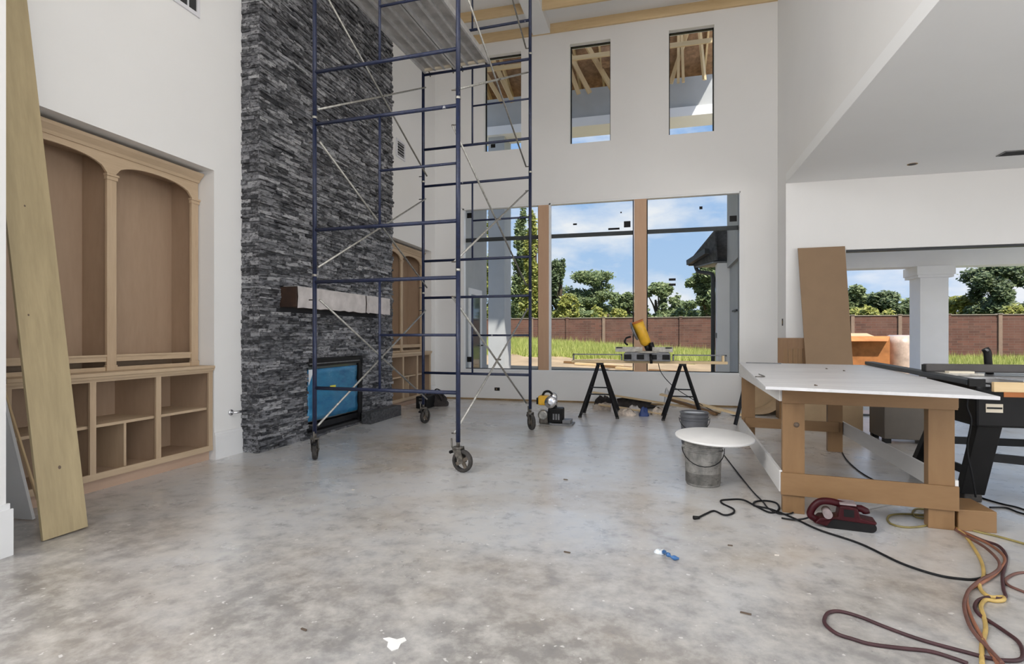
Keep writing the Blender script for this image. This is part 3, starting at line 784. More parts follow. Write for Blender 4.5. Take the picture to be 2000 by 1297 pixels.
# ------------------------------------------------------------------ scaffold tower
LEG = {'fl': Vector((-3.195, 4.600, 0)), 'fr': Vector((-1.705, 4.545, 0)), 'rl': Vector((-3.095, 6.900, 0)), 'rr': Vector((-1.585, 6.845, 0))}
sc = thing('scaffold_tower', (-2.4, 5.72, 0), 'tall blue rolling scaffold tower of welded frames and cross braces', 'scaffold')
Zb = 0.262; FH = 1.52
def at(p, z): return (p[0], p[1], z)
def lerp(a, b, t_): return a + (b - a) * t_
for (l, r_) in (('fl', 'fr'), ('rl', 'rr')):
    for k in range(4):
        z0 = Zb + FH * k
        top = min(z0 + FH, HC - 0.12)
        A_, B_ = LEG[l], LEG[r_]
        fr_ = T([at(A_, z0 + 1.455), at(B_, z0 + 1.455)], 0.0175, 10).build('end_frame', 'scaffold_blue', sc)
        for P_ in (A_, B_): T([at(P_, z0), at(P_, top)], 0.0205, 12).build('upright', 'scaffold_blue', fr_)
        M_ = lerp(A_, B_, 0.475)
        T([at(A_, z0 + 0.435), at(B_, z0 + 0.435)], 0.0175, 10).build('bar', 'scaffold_blue', fr_)
        T([at(M_, z0 + 0.435), at(M_, z0 + 1.455)], 0.0125, 8).build('ladder_post', 'scaffold_blue', fr_)
        T([at(M_, z0 + 0.945), at(B_, z0 + 0.945)], 0.0125, 8).build('rung', 'scaffold_blue', fr_)
        for P_ in (A_, B_):
            if k: T([at(P_, z0 - 0.012), at(P_, z0 + 0.012)], 0.0235, 12).build('coupling', 'galvanised', fr_)
            sgn = -1 if l == 'fl' else 1
            for zz in (z0 + 0.075, z0 + 1.285):
                if zz < HC - 0.2:
                    xdir = Vector((-1, 0.0, 0)) if P_ is B_ and False else Vector((-1, 0, 0))
                    T([at(P_ + Vector((0.018, 0, 0)), zz), at(P_ + Vector((-0.062, 0, 0)), zz)], 0.0065, 6).build('stud', 'caster_steel', fr_)
# cross braces on both long sides
for (f, b) in (('fl', 'rl'), ('fr', 'rr')):
    off = Vector((-0.035 if f == 'fr' else 0.032, 0, 0))
    off = Vector((0.034, 0, 0)) if f == 'fl' else Vector((-0.034, 0, 0))
    for k in range(4):
        z0 = Zb + FH * k; lo, hi = z0 + 0.075, z0 + 1.285
        if hi > HC - 0.2: continue
        br_ = T([at(LEG[f] + off, lo), at(LEG[b] + off, hi)], 0.0105, 8).build('cross_brace', 'galvanised', sc)
        T([at(LEG[f] + off * 1.6, hi), at(LEG[b] + off * 1.6, lo)], 0.0105, 8).build('cross_brace', 'galvanised', sc)
        mid_ = lerp(LEG[f], LEG[b], 0.5) + off
        T([at(mid_ + Vector((-0.02, 0, 0)), (lo + hi) / 2), at(mid_ + Vector((0.035, 0, 0)), (lo + hi) / 2)], 0.009, 8).build('pivot_bolt', 'caster_steel', br_)
# casters
def caster(P_, heading, lever):
    c_ = thing('x', at(P_, 0)); 
    bpy.data.objects.remove(c_)
    h = Vector((math.cos(heading), math.sin(heading), 0)); side = Vector((-h.y, h.x, 0))
    ax = P_ + h * 0.045; ax = Vector((ax.x, ax.y, 0.1))
    fk = MB().tube([at(P_, 0.21), at(P_, 0.30)], 0.0165, 10)
    fk.tube([at(P_, 0.205), at(P_, 0.222)], 0.045, 16)
    for s_ in (-1, 1):
        a0 = Vector(at(P_, 0.21)) + side * 0.031 * s_; a1 = ax + side * 0.031 * s_
        d = (a1 - a0).normalized(); n_ = side.cross(d).normalized()
        fk.prism([a0 + n_ * 0.042, a0 - n_ * 0.042, a1 + d * 0.02 - n_ * 0.02, a1 + d * 0.02 + n_ * 0.02], side * 0.004 * s_)
    fk.tube([ax - side * 0.04, ax + side * 0.04], 0.01, 8)
    fko = fk.build('caster', 'caster_steel', sc)
    m_ = Matrix((h, Vector((0, 0, 1)), side)).transposed().to_4x4(); m_.translation = ax
    MB().lathe([(0.072, -0.021), (0.094, -0.021), (0.0995, -0.012), (0.0995, 0.012), (0.094, 0.021), (0.072, 0.021), (0.072, -0.021)], 28, m_, False, False).build('tyre', 'dark_rubber', fko)
    hub = MB().lathe([(0.0, -0.018), (0.022, -0.018), (0.022, 0.018), (0.0, 0.018)], 14, m_, False, False)
    for k in range(4):
        an = k * math.pi / 2 + 0.5
        hub.bar(m_ @ Vector((0.01 * math.cos(an), 0.01 * math.sin(an), 0)), m_ @ Vector((0.075 * math.cos(an), 0.075 * math.sin(an), 0)), 0.030, 0.016, up=side)
    hub.build('hub', 'brown_tread', fko)
    q = Vector(at(P_, 0.215)) - h * 0.05
    T([Vector(at(P_, 0.21)) - h * 0.03, q + Vector((0, 0, -0.03)), q - h * 0.015 + Vector((0, 0, 0.0)), q - h * 0.02 + Vector((0, 0, 0.075))], 0.008, 6).build('brake_lever', 'caster_steel', fko)
    T([q + Vector((0, 0, -0.045)) - h * 0.02 - side * 0.02, q + Vector((0, 0, -0.045)) - h * 0.02 + side * 0.02], 0.015, 8).build('brake_knob', 'black_plastic', fko)
caster(LEG['fr'], R(-12), True); caster(LEG['fl'], R(118), True); caster(LEG['rl'], R(80), True); caster(LEG['rr'], R(-55), True)
# two aluminium hook planks
for i, (t0, lab) in enumerate(((0.02, 'left aluminium scaffold deck plank under the ceiling'), (0.335, 'right aluminium scaffold deck plank under the ceiling'))):
    zt = Zb + FH * 2 + 1.455 + 0.018
    dk = thing('deck_plank', at(lerp(lerp(LEG['fl'], LEG['rl'], 0.5), lerp(LEG['fr'], LEG['rr'], 0.5), t0 + 0.15), zt), lab, 'deck plank', 'planks on the scaffold')
    a = lerp(LEG['fl'], LEG['fr'], t0); b = lerp(LEG['rl'], LEG['rr'], t0); wv = (LEG['rr'] - LEG['rl']).normalized()
    w = 0.46; d = (b - a).normalized()
    def pp(s_, t_, z_): return a + d * s_ + wv * t_ + Vector((0, 0, zt + z_))
    L = (b - a).length
    MB().prism([pp(0.03, 0, 0.035), pp(L - 0.03, 0, 0.035), pp(L - 0.03, w, 0.035), pp(0.03, w, 0.035)], (0, 0, 0.02)).build('deck_sheet', 'deck_underside', dk)
    for q in (0.012, w - 0.012):
        MB().bar(pp(0.02, q, 0.02), pp(L - 0.02, q, 0.02), 0.024, 0.07).build('side_rail', 'aluminium', dk)
    for q in (w * 0.35, w * 0.65):
        MB().bar(pp(0.03, q, 0.02), pp(L - 0.03, q, 0.02), 0.028, 0.035).build('rib', 'aluminium', dk)
    for s_ in (0.05, L - 0.05):
        MB().bar(pp(s_, 0.024, 0.022), pp(s_, w - 0.024, 0.022), 0.035, 0.03).build('end_beam', 'label_cream', dk)
    for s_ in (0.0, L):
        for q in (0.06, w - 0.06):
            sg = 1 if s_ == 0 else -1
            T(smooth_path([pp(s_ + sg * 0.05, q, 0.02), pp(s_, q, 0.012), pp(s_ - sg * 0.03, q, -0.01), pp(s_ - sg * 0.028, q, -0.035)], 3), 0.009, 6).build('hook', 'caster_steel', dk)

# ------------------------------------------------------------------ dark cases behind the scaffold
tc_ = thing('tool_case', (-2.98, 7.75, 0), 'black tool case standing on the floor behind the scaffold', 'tool case')
p = floor_pt(812, 798); ORIGIN[tc_.name] = Vector(p); tc_.location = p
B((p[0] + 0.0, p[1], 0), (p[0] + 0.20, p[1] + 0.34, 0.20)).build('body', 'black_plastic', tc_, 0.012)
B((p[0] + 0.06, p[1] - 0.006, 0.08), (p[0] + 0.15, p[1], 0.12)).build('latch', 'tool_grey', tc_)
T([(p[0] + 0.05, p[1] + 0.1, 0.2), (p[0] + 0.05, p[1] + 0.12, 0.235), (p[0] + 0.05, p[1] + 0.24, 0.235), (p[0] + 0.05, p[1] + 0.26, 0.2)], 0.009, 6).build('handle', 'black_plastic', tc_)
p = floor_pt(848, 792); r = random.Random(12)
bag = thing('tool_bag', p, 'limp black tool bag with straps beside the tool case', 'bag')
vs, fs = [], []
nu, nv = 16, 7
for j in range(nv + 1):
    ph = j / nv * math.pi / 2
    for i in range(nu):
        th = 2 * math.pi * i / nu
        rr_ = (1 + r.uniform(-0.13, 0.13)) * math.cos(ph) ** 0.6
        vs.append((p[0] + 0.25 * rr_ * math.cos(th), p[1] + 0.16 * rr_ * math.sin(th), 0.17 * math.sin(ph) * (1 + 0.35 * math.sin(3 * th))))
for j in range(nv):
    for i in range(nu): fs.append((j * nu + i, j * nu + (i + 1) % nu, (j + 1) * nu + (i + 1) % nu, (j + 1) * nu + i))
MB().add(vs, fs, True).build('body', 'rag_dark', bag)
T(smooth_path([(p[0] - 0.14, p[1] - 0.05, 0.10), (p[0] - 0.05, p[1] - 0.14, 0.24), (p[0] + 0.1, p[1] - 0.12, 0.22), (p[0] + 0.16, p[1] - 0.05, 0.08)]), 0.011, 6).build('strap', 'black_plastic', bag)
T(smooth_path([(p[0] - 0.05, p[1] + 0.05, 0.13), (p[0] + 0.0, p[1] + 0.06, 0.27), (p[0] + 0.12, p[1] + 0.02, 0.24), (p[0] + 0.2, p[1], 0.05)]), 0.011, 6).build('strap', 'black_plastic', bag)
# ------------------------------------------------------------------ yellow and black machine on the floor
mc = thing('trim_saw', (-0.98, 7.05, 0), 'yellow, black and chrome power saw standing on a grey plate', 'power tool')
p = floor_pt(1082, 828); ORIGIN[mc.name] = Vector(p); mc.location = p
X, Y = p[0], p[1]
B((X - 0.02, Y - 0.13, 0), (X + 0.27, Y + 0.13, 0.022)).build('base_plate', 'tool_grey', mc, 0.004)
B((X + 0.13, Y - 0.10, 0.022), (X + 0.24, Y + 0.10, 0.07)).build('fence', 'tool_grey', mc, 0.006)
bd = B((X - 0.07, Y - 0.09, 0.022), (X + 0.13, Y + 0.10, 0.225)).build('housing', 'black_plastic', mc, 0.02)
for k in range(3): B((X - 0.0 + 0.035 * k, Y - 0.094, 0.07), (X + 0.022 + 0.035 * k, Y - 0.09, 0.15)).build('vent_slot', 'tool_grey', bd)
MB().lathe([(0.02, 0), (0.075, 0.0), (0.085, 0.03), (0.085, 0.10), (0.06, 0.13)], 20, Matrix.Translation((X - 0.035, Y - 0.10, 0.30)) @ Matrix.Rotation(R(-90), 4, 'X')).build('blade_guard', 'chrome', mc)
MB().lathe([(0.045, 0), (0.052, 0.02), (0.052, 0.16), (0.035, 0.19), (0.02, 0.2)], 18, Matrix.Translation((X - 0.01, Y + 0.02, 0.22))).build('motor_column', 'chrome', mc)
mo = B((X - 0.21, Y - 0.07, 0.255), (X - 0.075, Y + 0.09, 0.385)).build('motor_cover', 'saw_yellow', mc, 0.02)
B((X - 0.235, Y - 0.055, 0.265), (X - 0.21, Y + 0.075, 0.355)).build('brush_cap', 'black_plastic', mo, 0.008)
T(smooth_path([(X - 0.16, Y, 0.375), (X - 0.13, Y, 0.43), (X - 0.07, Y, 0.44), (X - 0.02, Y, 0.40)]), 0.016, 8).build('handle', 'black_plastic', mc)
MB().lathe([(0.05, 0), (0.075, 0.02), (0.075, 0.07), (0.03, 0.10)], 18, Matrix.Translation((X - 0.14, Y - 0.07, 0.12)) @ Matrix.Rotation(R(-90), 4, 'X')).build('side_disc', 'galvanised', mc)
B((X - 0.20, Y - 0.06, 0.0), (X - 0.07, Y + 0.09, 0.12)).build('foot', 'caster_steel', mc, 0.02)

# ------------------------------------------------------------------ mitre saw on its stand
st = thing('saw_stand', (-0.1, 8.25, 0), 'black folding saw stand with two A-frame legs and a long wood rail', 'saw stand')
zt = 0.80
XA, XBb = back_pt(1118, 700, 8.25)[0], back_pt(1420, 700, 8.25)[0]
B((XA, 8.16, zt), (XBb, 8.30, zt + 0.038)).build('rail_board', 'pine', st, 0.003)
for px_, lab in ((1172, 'l'), (1333, 'r')):
    cx = back_pt(px_, 700, 8.25)[0]
    for sy, yy in ((-1, 8.13), (1, 8.42)):
        for sx in (-1, 1):
            lg = MB().bar((cx + sx * 0.02, 8.25 + sy * 0.03, zt - 0.005), (cx + sx * 0.27, yy + sy * 0.10, 0.012), 0.042, 0.026).build('leg', 'black_metal', st)
            B((cx + sx * 0.27 - 0.025, yy + sy * 0.10 - 0.02, 0), (cx + sx * 0.27 + 0.025, yy + sy * 0.10 + 0.02, 0.025)).build('foot_cap', 'dark_rubber', lg)
    for zz, hw in ((0.34, 0.165), (0.44, 0.132)):
        MB().bar((cx - hw, 8.11, zz), (cx + hw, 8.11, zz), 0.018, 0.018).build('cross_strut', 'black_metal', st)
    B((cx - 0.05, 8.17, zt - 0.03), (cx + 0.05, 8.29, zt)).build('bracket', 'black_metal', st)
for (pa, pb) in ((1120, 1214), (1315, 1418)):
    xa, xb = back_pt(pa, 700, 8.2)[0], back_pt(pb, 700, 8.2)[0]
    m_ = MB()
    for x in (xa, xb): m_.box((x - 0.011, 8.20, zt + 0.038), (x + 0.011, 8.225, zt + 0.13))
    m_.box((xa - 0.011, 8.20, zt + 0.115), (xb + 0.011, 8.225, zt + 0.132))
    m_.build('extension_fence', 'tool_grey', st)
B((XBb - 0.07, 8.17, zt + 0.038), (XBb - 0.045, 8.30, zt + 0.12)).build('stop_block', 'pine', st)
ms = thing('mitre_saw', (0, 8.2, zt + 0.038), 'yellow and grey mitre saw with its head raised on the stand', 'mitre saw')
xa, xb = back_pt(1219, 690, 8.15)[0], back_pt(1309, 690, 8.15)[0]; xm = back_pt(1264, 690, 8.15)[0]; zs = zt + 0.038
ORIGIN[ms.name] = Vector((xm, 8.2, zs)); ms.location = (xm, 8.2, zs)
MB().prism([(xa, 8.02, zs), (xb, 8.02, zs), (xb, 8.02, zs + 0.10), (xb - 0.02, 8.02, zs + 0.125), (xa + 0.02, 8.02, zs + 0.125), (xa, 8.02, zs + 0.10)], (0, 0.34, 0)).build('base', 'tool_grey', ms, 0.008)
for k in range(4):
    x = xa + 0.06 + k * (xb - xa - 0.12) / 3
    B((x - 0.05, 8.008, zs + 0.025), (x + 0.05, 8.02, zs + 0.095)).build('base_recess', 'black_plastic', ms, 0.004)
MB().lathe([(0.17, 0), (0.17, 0.022)], 28, Matrix.Translation((xm, 8.13, zs + 0.118))).build('turntable', 'dust_metal', ms)
for s_ in (-1, 1):
    fe = B((xm + s_ * 0.07 if s_ > 0 else xm - 0.46, 8.22, zs + 0.125), (xm + 0.36 if s_ > 0 else xm - 0.07, 8.25, zs + 0.20)).build('fence', 'dust_metal', ms, 0.004)
    xc_ = xm + (0.30 if s_ > 0 else -0.40)
    B((xc_ - 0.045, 8.214, zs + 0.178), (xc_ + 0.045, 8.22, zs + 0.195)).build('fence_scale', 'black_plastic', fe)
arm0, arm1 = Vector((xm + 0.02, 8.33, zs + 0.15)), Vector((xm - 0.14, 8.28, zs + 0.56))
d = (arm1 - arm0).normalized()
MB().tube([arm0 + d * 0.08, arm0 + d * 0.12, arm1 - d * 0.10, arm1], [0.05, 0.078, 0.082, 0.086], 20).build('motor_housing', 'saw_yellow', ms)
MB().tube([arm1 - d * 0.004, arm1 + d * 0.018], [0.088, 0.092], 20, caps=False).build('motor_rim', 'orange_strip', ms)
MB().tube([arm1 - d * 0.03, arm1 + d * 0.004], 0.070, 20).build('motor_cap', 'saw_yellow', ms)
MB().tube([arm0 - d * 0.02, arm0 + d * 0.10], 0.045, 12).build('pivot_arm', 'black_metal', ms)
bl = arm0 + d * 0.30 + Vector((-0.10, -0.06, 0))
sdv = Vector((d.z, 0, -d.x)).normalized()
m_ = Matrix((d, sdv.cross(d), sdv)).transposed().to_4x4(); m_.translation = bl
MB().lathe([(0.0, -0.012), (0.135, -0.012), (0.14, 0), (0.135, 0.012), (0.0, 0.012)], 28, m_, False, False).build('blade_guard', 'tool_grey', ms)
MB().lathe([(0.0, -0.002), (0.125, -0.002), (0.125, 0.002), (0.0, 0.002)], 28, Matrix.Translation(sdv * -0.02) @ m_, False, False).build('blade', 'chrome', ms)
MB().tube(smooth_path([bl + Vector((-0.05, -0.02, -0.08)), bl + Vector((-0.11, -0.05, -0.10)), bl + Vector((-0.13, -0.06, -0.16)), bl + Vector((-0.09, -0.04, -0.20))]), 0.014, 8).build('handle', 'black_plastic', ms)
MB().tube([(xm + 0.05, 8.30, zs + 0.13), (xm + 0.07, 8.28, zs + 0.20), (xm + 0.05, 8.27, zs + 0.26)], 0.035, 10).build('bevel_post', 'black_metal', ms)
MB().tube([(xm + 0.05, 8.01, zs + 0.09), (xm + 0.055, 7.97, zs + 0.05), (xm + 0.06, 7.96, zs - 0.03)], 0.02, 10).build('mitre_handle', 'black_plastic', ms)
pts = [(xm + 0.15, 8.30, zs + 0.05), back_pt(1290, 725, 8.35), back_pt(1312, 752, 8.4), back_pt(1345, 775, 8.5), floor_pt(1400, 806, 0.012), floor_pt(1440, 812, 0.012)]
one('saw_cable', T(smooth_path(pts), 0.0055, 6), 'cord_black', 'thin black cable hanging down from the mitre saw', 'cable')

# offcut lumber on the floor behind the stand
lum = [((1158, 766), (1408, 800), 9.35, 0.10, 0.02, 'pine', 'long pale offcut board under the saw stand'),
       ((1290, 770), (1462, 822), 9.0, 0.12, 0.025, 'pine', 'pale board slanting down behind the grey bucket'),
       ((1310, 780), (1400, 800), 9.1, 0.09, 0.04, 'table_wood_h', 'short brown offcut lying between the stand legs'),
       ((1170, 790), (1300, 806), 8.9, 0.08, 0.02, 'pine', 'low pale batten lying behind the rags')]
for (a, b, Y, w_, h_, mt_, lab) in lum:
    pa = back_pt(a[0], a[1], Y); pb = back_pt(b[0], b[1], Y - 0.35)
    pa = (pa[0], pa[1], max(pa[2], h_ / 2 + 0.002)); pb = (pb[0], pb[1], max(min(pb[2], 0.02), h_ / 2 + 0.002))
    one('offcut_board', MB().bar(pa, pb, w_, h_), mt_, lab, 'board', 'offcut boards by the back wall')
def mound(name, px, py, w, d_, h, mat, label, cat, seed, group=None):
    r = random.Random(seed); p = floor_pt(px, py); nu, nv = 14, 5; vs, fs = [], []
    for j in range(nv + 1):
        ph = j / nv * math.pi / 2
        for i in range(nu):
            th = 2 * math.pi * i / nu; q = math.cos(ph) ** 0.7 * (1 + r.uniform(-0.2, 0.2))
            vs.append((p[0] + w / 2 * q * math.cos(th), p[1] + d_ / 2 * q * math.sin(th), max(0.001, h * (1.6 if h > 0.05 else 1) * math.sin(ph) * (1 + r.uniform(-0.35, 0.35))) if j else 0.0))
    for j in range(nv):
        for i in range(nu): fs.append((j * nu + i, j * nu + (i + 1) % nu, (j + 1) * nu + (i + 1) % nu, (j + 1) * nu + i))
    fs.append([nv * nu + i for i in range(nu)])
    return one(name, MB().add(vs, fs, True), mat, label, cat, group or ('rags and scraps under the saw stand' if cat == 'rag' else None))
mound('dark_bundle', 1225, 796, 0.95, 0.30, 0.085, 'rag_dark', 'dark crumpled bundle under the saw stand rail', 'rag', 1)
mound('dark_bundle', 1180, 790, 0.35, 0.25, 0.08, 'rag_dark', 'small dark bundle between the left stand legs', 'rag', 11)
mound('crumpled_rag', 1180, 800, 0.40, 0.18, 0.06, 'cloth_bits', 'crumpled tan rag beneath the left stand legs', 'rag', 2)
mound('crumpled_rag', 1225, 812, 0.26, 0.14, 0.06, 'cloth_bits', 'pale crumpled paper left of the blue wrapper', 'rag', 3)
mound('crumpled_rag', 1240, 806, 0.22, 0.14, 0.06, 'paper_white', 'white crumpled paper behind the blue wrapper', 'rag', 4)
mound('blue_package', 1258, 813, 0.14, 0.09, 0.07, 'navy_item', 'small blue package on the floor under the saw', 'package', 5)
mound('crumpled_rag', 1287, 810, 0.24, 0.12, 0.06, 'cloth_bits', 'tan crumpled paper by the right stand leg', 'rag', 6)
mound('crumpled_rag', 1200, 805, 0.12, 0.10, 0.14, 'paper_white', 'white crumpled bag against the left stand leg', 'rag', 8)
mound('crumpled_rag', 1302, 795, 0.10, 0.10, 0.16, 'bucket_white', 'white bag end beside the right stand leg', 'rag', 9)

# ------------------------------------------------------------------ buckets
def bucket(px, py, label, mat, rough_rim, r0=0.128, r1=0.150, H=0.365):
    p = floor_pt(px, py); q = Vector((p[0], p[1], 0))
    bk = thing('bucket', q, label, 'bucket', 'buckets beside the work table')
    m_ = Matrix.Translation(q)
    MB().lathe([(0.0, 0.004), (r0, 0.0), (r0 + 0.004, 0.01), (r1 - 0.004, H - 0.06), (r1 - 0.004, H), (r1 - 0.012, H), (r1 - 0.014, 0.02), (0.0, 0.016)], 32, m_, False, False).build('body', mat, bk)
    for zz in (H - 0.012, H - 0.055, H - 0.085):
        MB().tube([(q.x + (r1 + 0.001) * math.cos(a_ * math.pi / 16), q.y + (r1 + 0.001) * math.sin(a_ * math.pi / 16), zz) for a_ in range(32)], 0.006, 6, False, True).build('rim_band', rough_rim, bk)
    hp = []
    for k in range(13):
        a_ = math.pi * k / 12
        hp.append((q.x + (r1 + 0.012) * math.cos(a_ + math.pi), q.y - 0.012 - (r1 + 0.012) * math.sin(a_) * 0.98, H - 0.07 - 0.12 * math.sin(a_)))
    T(hp, 0.0035, 6).build('bail_handle', 'black_metal', bk)
    return bk, q
bk, q = bucket(1373, 945, 'paint-caked grey bucket under a round white board', 'bucket_grime', 'bucket_grime')
rb_c = q + Vector((0.085, -0.01, 0.378))
m_ = Matrix.Translation(rb_c) @ Matrix.Rotation(R(3.2), 4, 'X') @ Matrix.Rotation(R(1.6), 4, 'Y')
tag(MB().lathe([(0.0, 0.0), (0.295, 0.0), (0.302, 0.005), (0.302, 0.014), (0.295, 0.019), (0.0, 0.019)], 56, m_, False, False).build('round_board', 'lid_white', None), 'round white board lying on the bucket like a table', 'board')
bk2, q2 = bucket(1356, 868, 'dark grey bucket full of white plaster, behind the round board', 'bucket_grey', 'bucket_grey')
MB().lathe([(0.0, 0.0), (0.137, 0.0)], 28, Matrix.Translation(q2 + Vector((0, 0, 0.345))), False, False).build('plaster', 'film_white', bk2)

# ------------------------------------------------------------------ work table
wt = thing('work_table', (1.3, 5.2, 0), 'long site-built work table with pale scuffed top and brown board legs', 'table')
ZT = 0.89
quad = [(0.637, 3.64), (1.69, 3.34), (2.20, 6.56), (0.912, 6.83)]
MB().prism([(x, y, ZT - 0.019) for x, y in quad], (0, 0, 0.019)).build('tabletop', 'tabletop', wt, 0.002)
L0, L1, L2, L3 = Vector((0.885, 4.06, 0)), Vector((1.70, 3.965, 0)), Vector((1.77, 6.32, 0)), Vector((0.955, 6.44, 0))
def leg(P_, w, dpt, dirx):
    d = Vector(dirx).normalized(); n = Vector((-d.y, d.x, 0))
    poly = [P_ - d * w / 2, P_ + d * w / 2, P_ + d * w / 2 + n * dpt, P_ - d * w / 2 + n * dpt]
    return MB().prism([(p.x, p.y, 0) for p in poly], (0, 0, ZT - 0.019))
dx = (L1 - L0)
for P_ in (L0, L1, L2, L3):
    leg(P_, 0.135, 0.085, dx).build('leg', 'table_wood', wt, 0.002)
d0 = dx.normalized(); n0 = Vector((-d0.y, d0.x, 0))
def board(P_, Q_, z0, z1, th, mat, name, off):
    P_, Q_ = Vector(P_) + off, Vector(Q_) + off
    MB().bar((P_.x, P_.y, (z0 + z1) / 2), (Q_.x, Q_.y, (z0 + z1) / 2), th, z1 - z0).build(name, mat, wt, 0.0015)
ext = d0 * 0.078
board(L0 - ext * 0.9, L1 + ext, ZT - 0.145, ZT - 0.02, 0.019, 'table_wood_h', 'apron', -n0 * 0.0105)
board(L0 - ext, L1 + ext * 1.08, 0.125, 0.275, 0.019, 'table_wood_h', 'stretcher', -n0 * 0.0105)
board(L3 - ext, L2 + ext, ZT - 0.145, ZT - 0.02, 0.019, 'table_wood_h', 'apron', n0 * 0.096)
board(L3 - ext * 0.4, L2 + ext * 0.4, 0.205, 0.31, 0.019, 'table_wood_h', 'stretcher', -n0 * 0.0105)
lx = -d0 * 0.078
board(L0 + n0 * 0.0, L3 + n0 * 0.09, ZT - 0.135, ZT - 0.02, 0.019, 'table_white', 'apron', lx)
board(L0 + n0 * 0.0, L3 + n0 * 0.09, 0.14, 0.285, 0.019, 'table_white', 'stretcher', lx)
board(L1 + n0 * 0.0, L2 + n0 * 0.09, ZT - 0.135, ZT - 0.02, 0.019, 'table_wood_h', 'apron', -lx)
board(L1 + n0 * 0.0, L2 + n0 * 0.09, 0.18, 0.31, 0.019, 'table_white', 'stretcher', -lx)
kp = L0 - n0 * 0.0012 + d0 * 0.018
MB().lathe([(0.0, 0), (0.016, 0.0), (0.018, 0.002), (0.0, 0.003)], 14, Matrix.Translation((kp.x, kp.y, 0.60)) @ Matrix.Rotation(R(90), 4, 'X'), False, False).build('knot', 'chip_dark', wt)
# things on the table top
p = floor_pt(1475, 737, ZT); q_ = floor_pt(1480, 725, ZT)
one('allen_key', T(smooth_path([(p[0], p[1], ZT + 0.005), (p[0] + 0.06, p[1] + 0.02, ZT + 0.005), (p[0] + 0.075, p[1] + 0.08, ZT + 0.005), (p[0] + 0.075, p[1] + 0.3, ZT + 0.005)], 4), 0.004, 6), 'caster_steel', 'thin bent steel rod near the left edge of the work table', 'rod')
one('steel_rule', MB().bar((0.97, 6.70, ZT + 0.005), (1.32, 6.62, ZT + 0.005), 0.06, 0.008), 'tool_grey', 'grey straightedge along the far edge of the work table', 'ruler')
for (px_, py_, lab) in ((1613, 721, 'dark screw lying far back on the work table'), (1647, 725, 'dark screw right of the other one on the work table'), (1591, 754, 'tiny dark chip near the front edge of the work table')):
    p = floor_pt(px_, py_, ZT)
    one('screw', MB().tube([(p[0], p[1], ZT + 0.006), (p[0] + 0.018, p[1] + 0.006, ZT + 0.003)], [0.005, 0.002], 6), 'chip_dark', lab, 'screw', 'screws on the work table')

# ------------------------------------------------------------------ table saw
ts = thing('table_saw', (2.6, 4.9, 0), 'black table saw on splayed legs beside the work table', 'table saw')
SX0, SX1, SY0, SY1 = 2.16, 3.05, 4.55, 5.30
B((SX0, SY0, 0.56), (SX1, SY1, 0.86)).build('body', 'black_plastic', ts, 0.015)
lb = B((SX0 + 0.16, SY0 - 0.004, 0.775), (SX0 + 0.16 + 0.30, SY0, 0.815)).build('orange_band', 'orange_strip', ts)
pt = (2.235, SY0, 0.69)
lbp = B((2.215, SY0 - 0.004, 0.665), (2.315, SY0, 0.725)).build('rating_label', 'label_cream', ts)
B((2.22, SY0 - 0.006, 0.69), (2.31, SY0 - 0.004, 0.702)).build('label_print', 'black_plastic', lbp)
B((2.10, 4.62, 0.862), (3.10, 5.28, 0.905)).build('table_plate', 'saw_table', ts, 0.004)
for k in range(2): B((2.10, 4.78 + 0.25 * k, 0.9045), (3.10, 4.80 + 0.25 * k, 0.9065)).build('mitre_slot', 'black_metal', ts)
# long front rail along the work table edge
rl = MB().bar((1.90, 4.02, 0.91), (2.18, 6.62, 0.91), 0.085, 0.034).build('front_rail', 'rail_black', ts, 0.004)
MB().bar((1.955, 4.02, 0.892), (2.235, 6.62, 0.892), 0.05, 0.012).build('rail_lip', 'tool_grey', rl)
B((1.865, 4.005, 0.887), (1.95, 4.022, 0.933)).build('end_cap', 'black_plastic', rl)
fe = B((1.985, 4.86, 0.925), (3.2, 4.935, 0.985)).build('rip_fence', 'fence_grey', ts, 0.010)
B((1.978, 4.87, 0.93), (1.986, 4.925, 0.98)).build('fence_cap', 'black_plastic', fe)
MB().prism([(1.96, 4.70, 0.908), (2.02, 4.86, 0.908), (2.30, 4.88, 0.908), (2.30, 4.74, 0.908), (2.12, 4.72, 0.908)], (0, 0, 0.016)).build('fence_clamp', 'dust_metal', fe)
B((2.08, 4.74, 0.924), (2.24, 4.80, 0.938)).build('clamp_plate', 'label_cream', fe)
B((2.30, 4.30, 0.897), (2.75, 4.60, 0.91)).build('extension_wing', 'saw_table', ts, 0.003)
B((2.14, 4.30, 0.83), (2.75, 4.33, 0.895)).build('wing_board', 'pine', ts, 0.003)
hk = MB().tube(smooth_path([(2.47, 5.02, 0.905), (2.46, 5.02, 1.0), (2.455, 5.02, 1.07), (2.44, 5.02, 1.10)]), [0.026] * 19, 10).build('riving_knife_guard', 'black_plastic', ts)
MB().tube([(2.435, 5.0, 1.085), (2.445, 5.0, 1.095)], 0.014, 8).build('guard_knob', 'tool_grey', hk)
for (x0, y0, x1, y1) in ((2.26, 4.62, 2.20, 4.72), (2.95, 4.62, 3.05, 4.52), (2.26, 5.22, 2.16, 5.42), (2.95, 5.22, 3.05, 5.42)):
    lg = MB()
    lg.prism([(x0 - 0.075, y0 - 0.04, 0.58), (x0 + 0.075, y0 - 0.04, 0.58), (x0 + 0.075, y0 + 0.04, 0.58), (x0 - 0.075, y0 + 0.04, 0.58)], (x1 - x0, y1 - y0, -0.53))
    lo = lg.build('leg', 'black_plastic', ts, 0.006)
    MB().box((x1 - 0.055, y1 - 0.05, 0), (x1 + 0.055, y1 + 0.05, 0.055)).build('foot', 'dark_rubber', lo, 0.008)
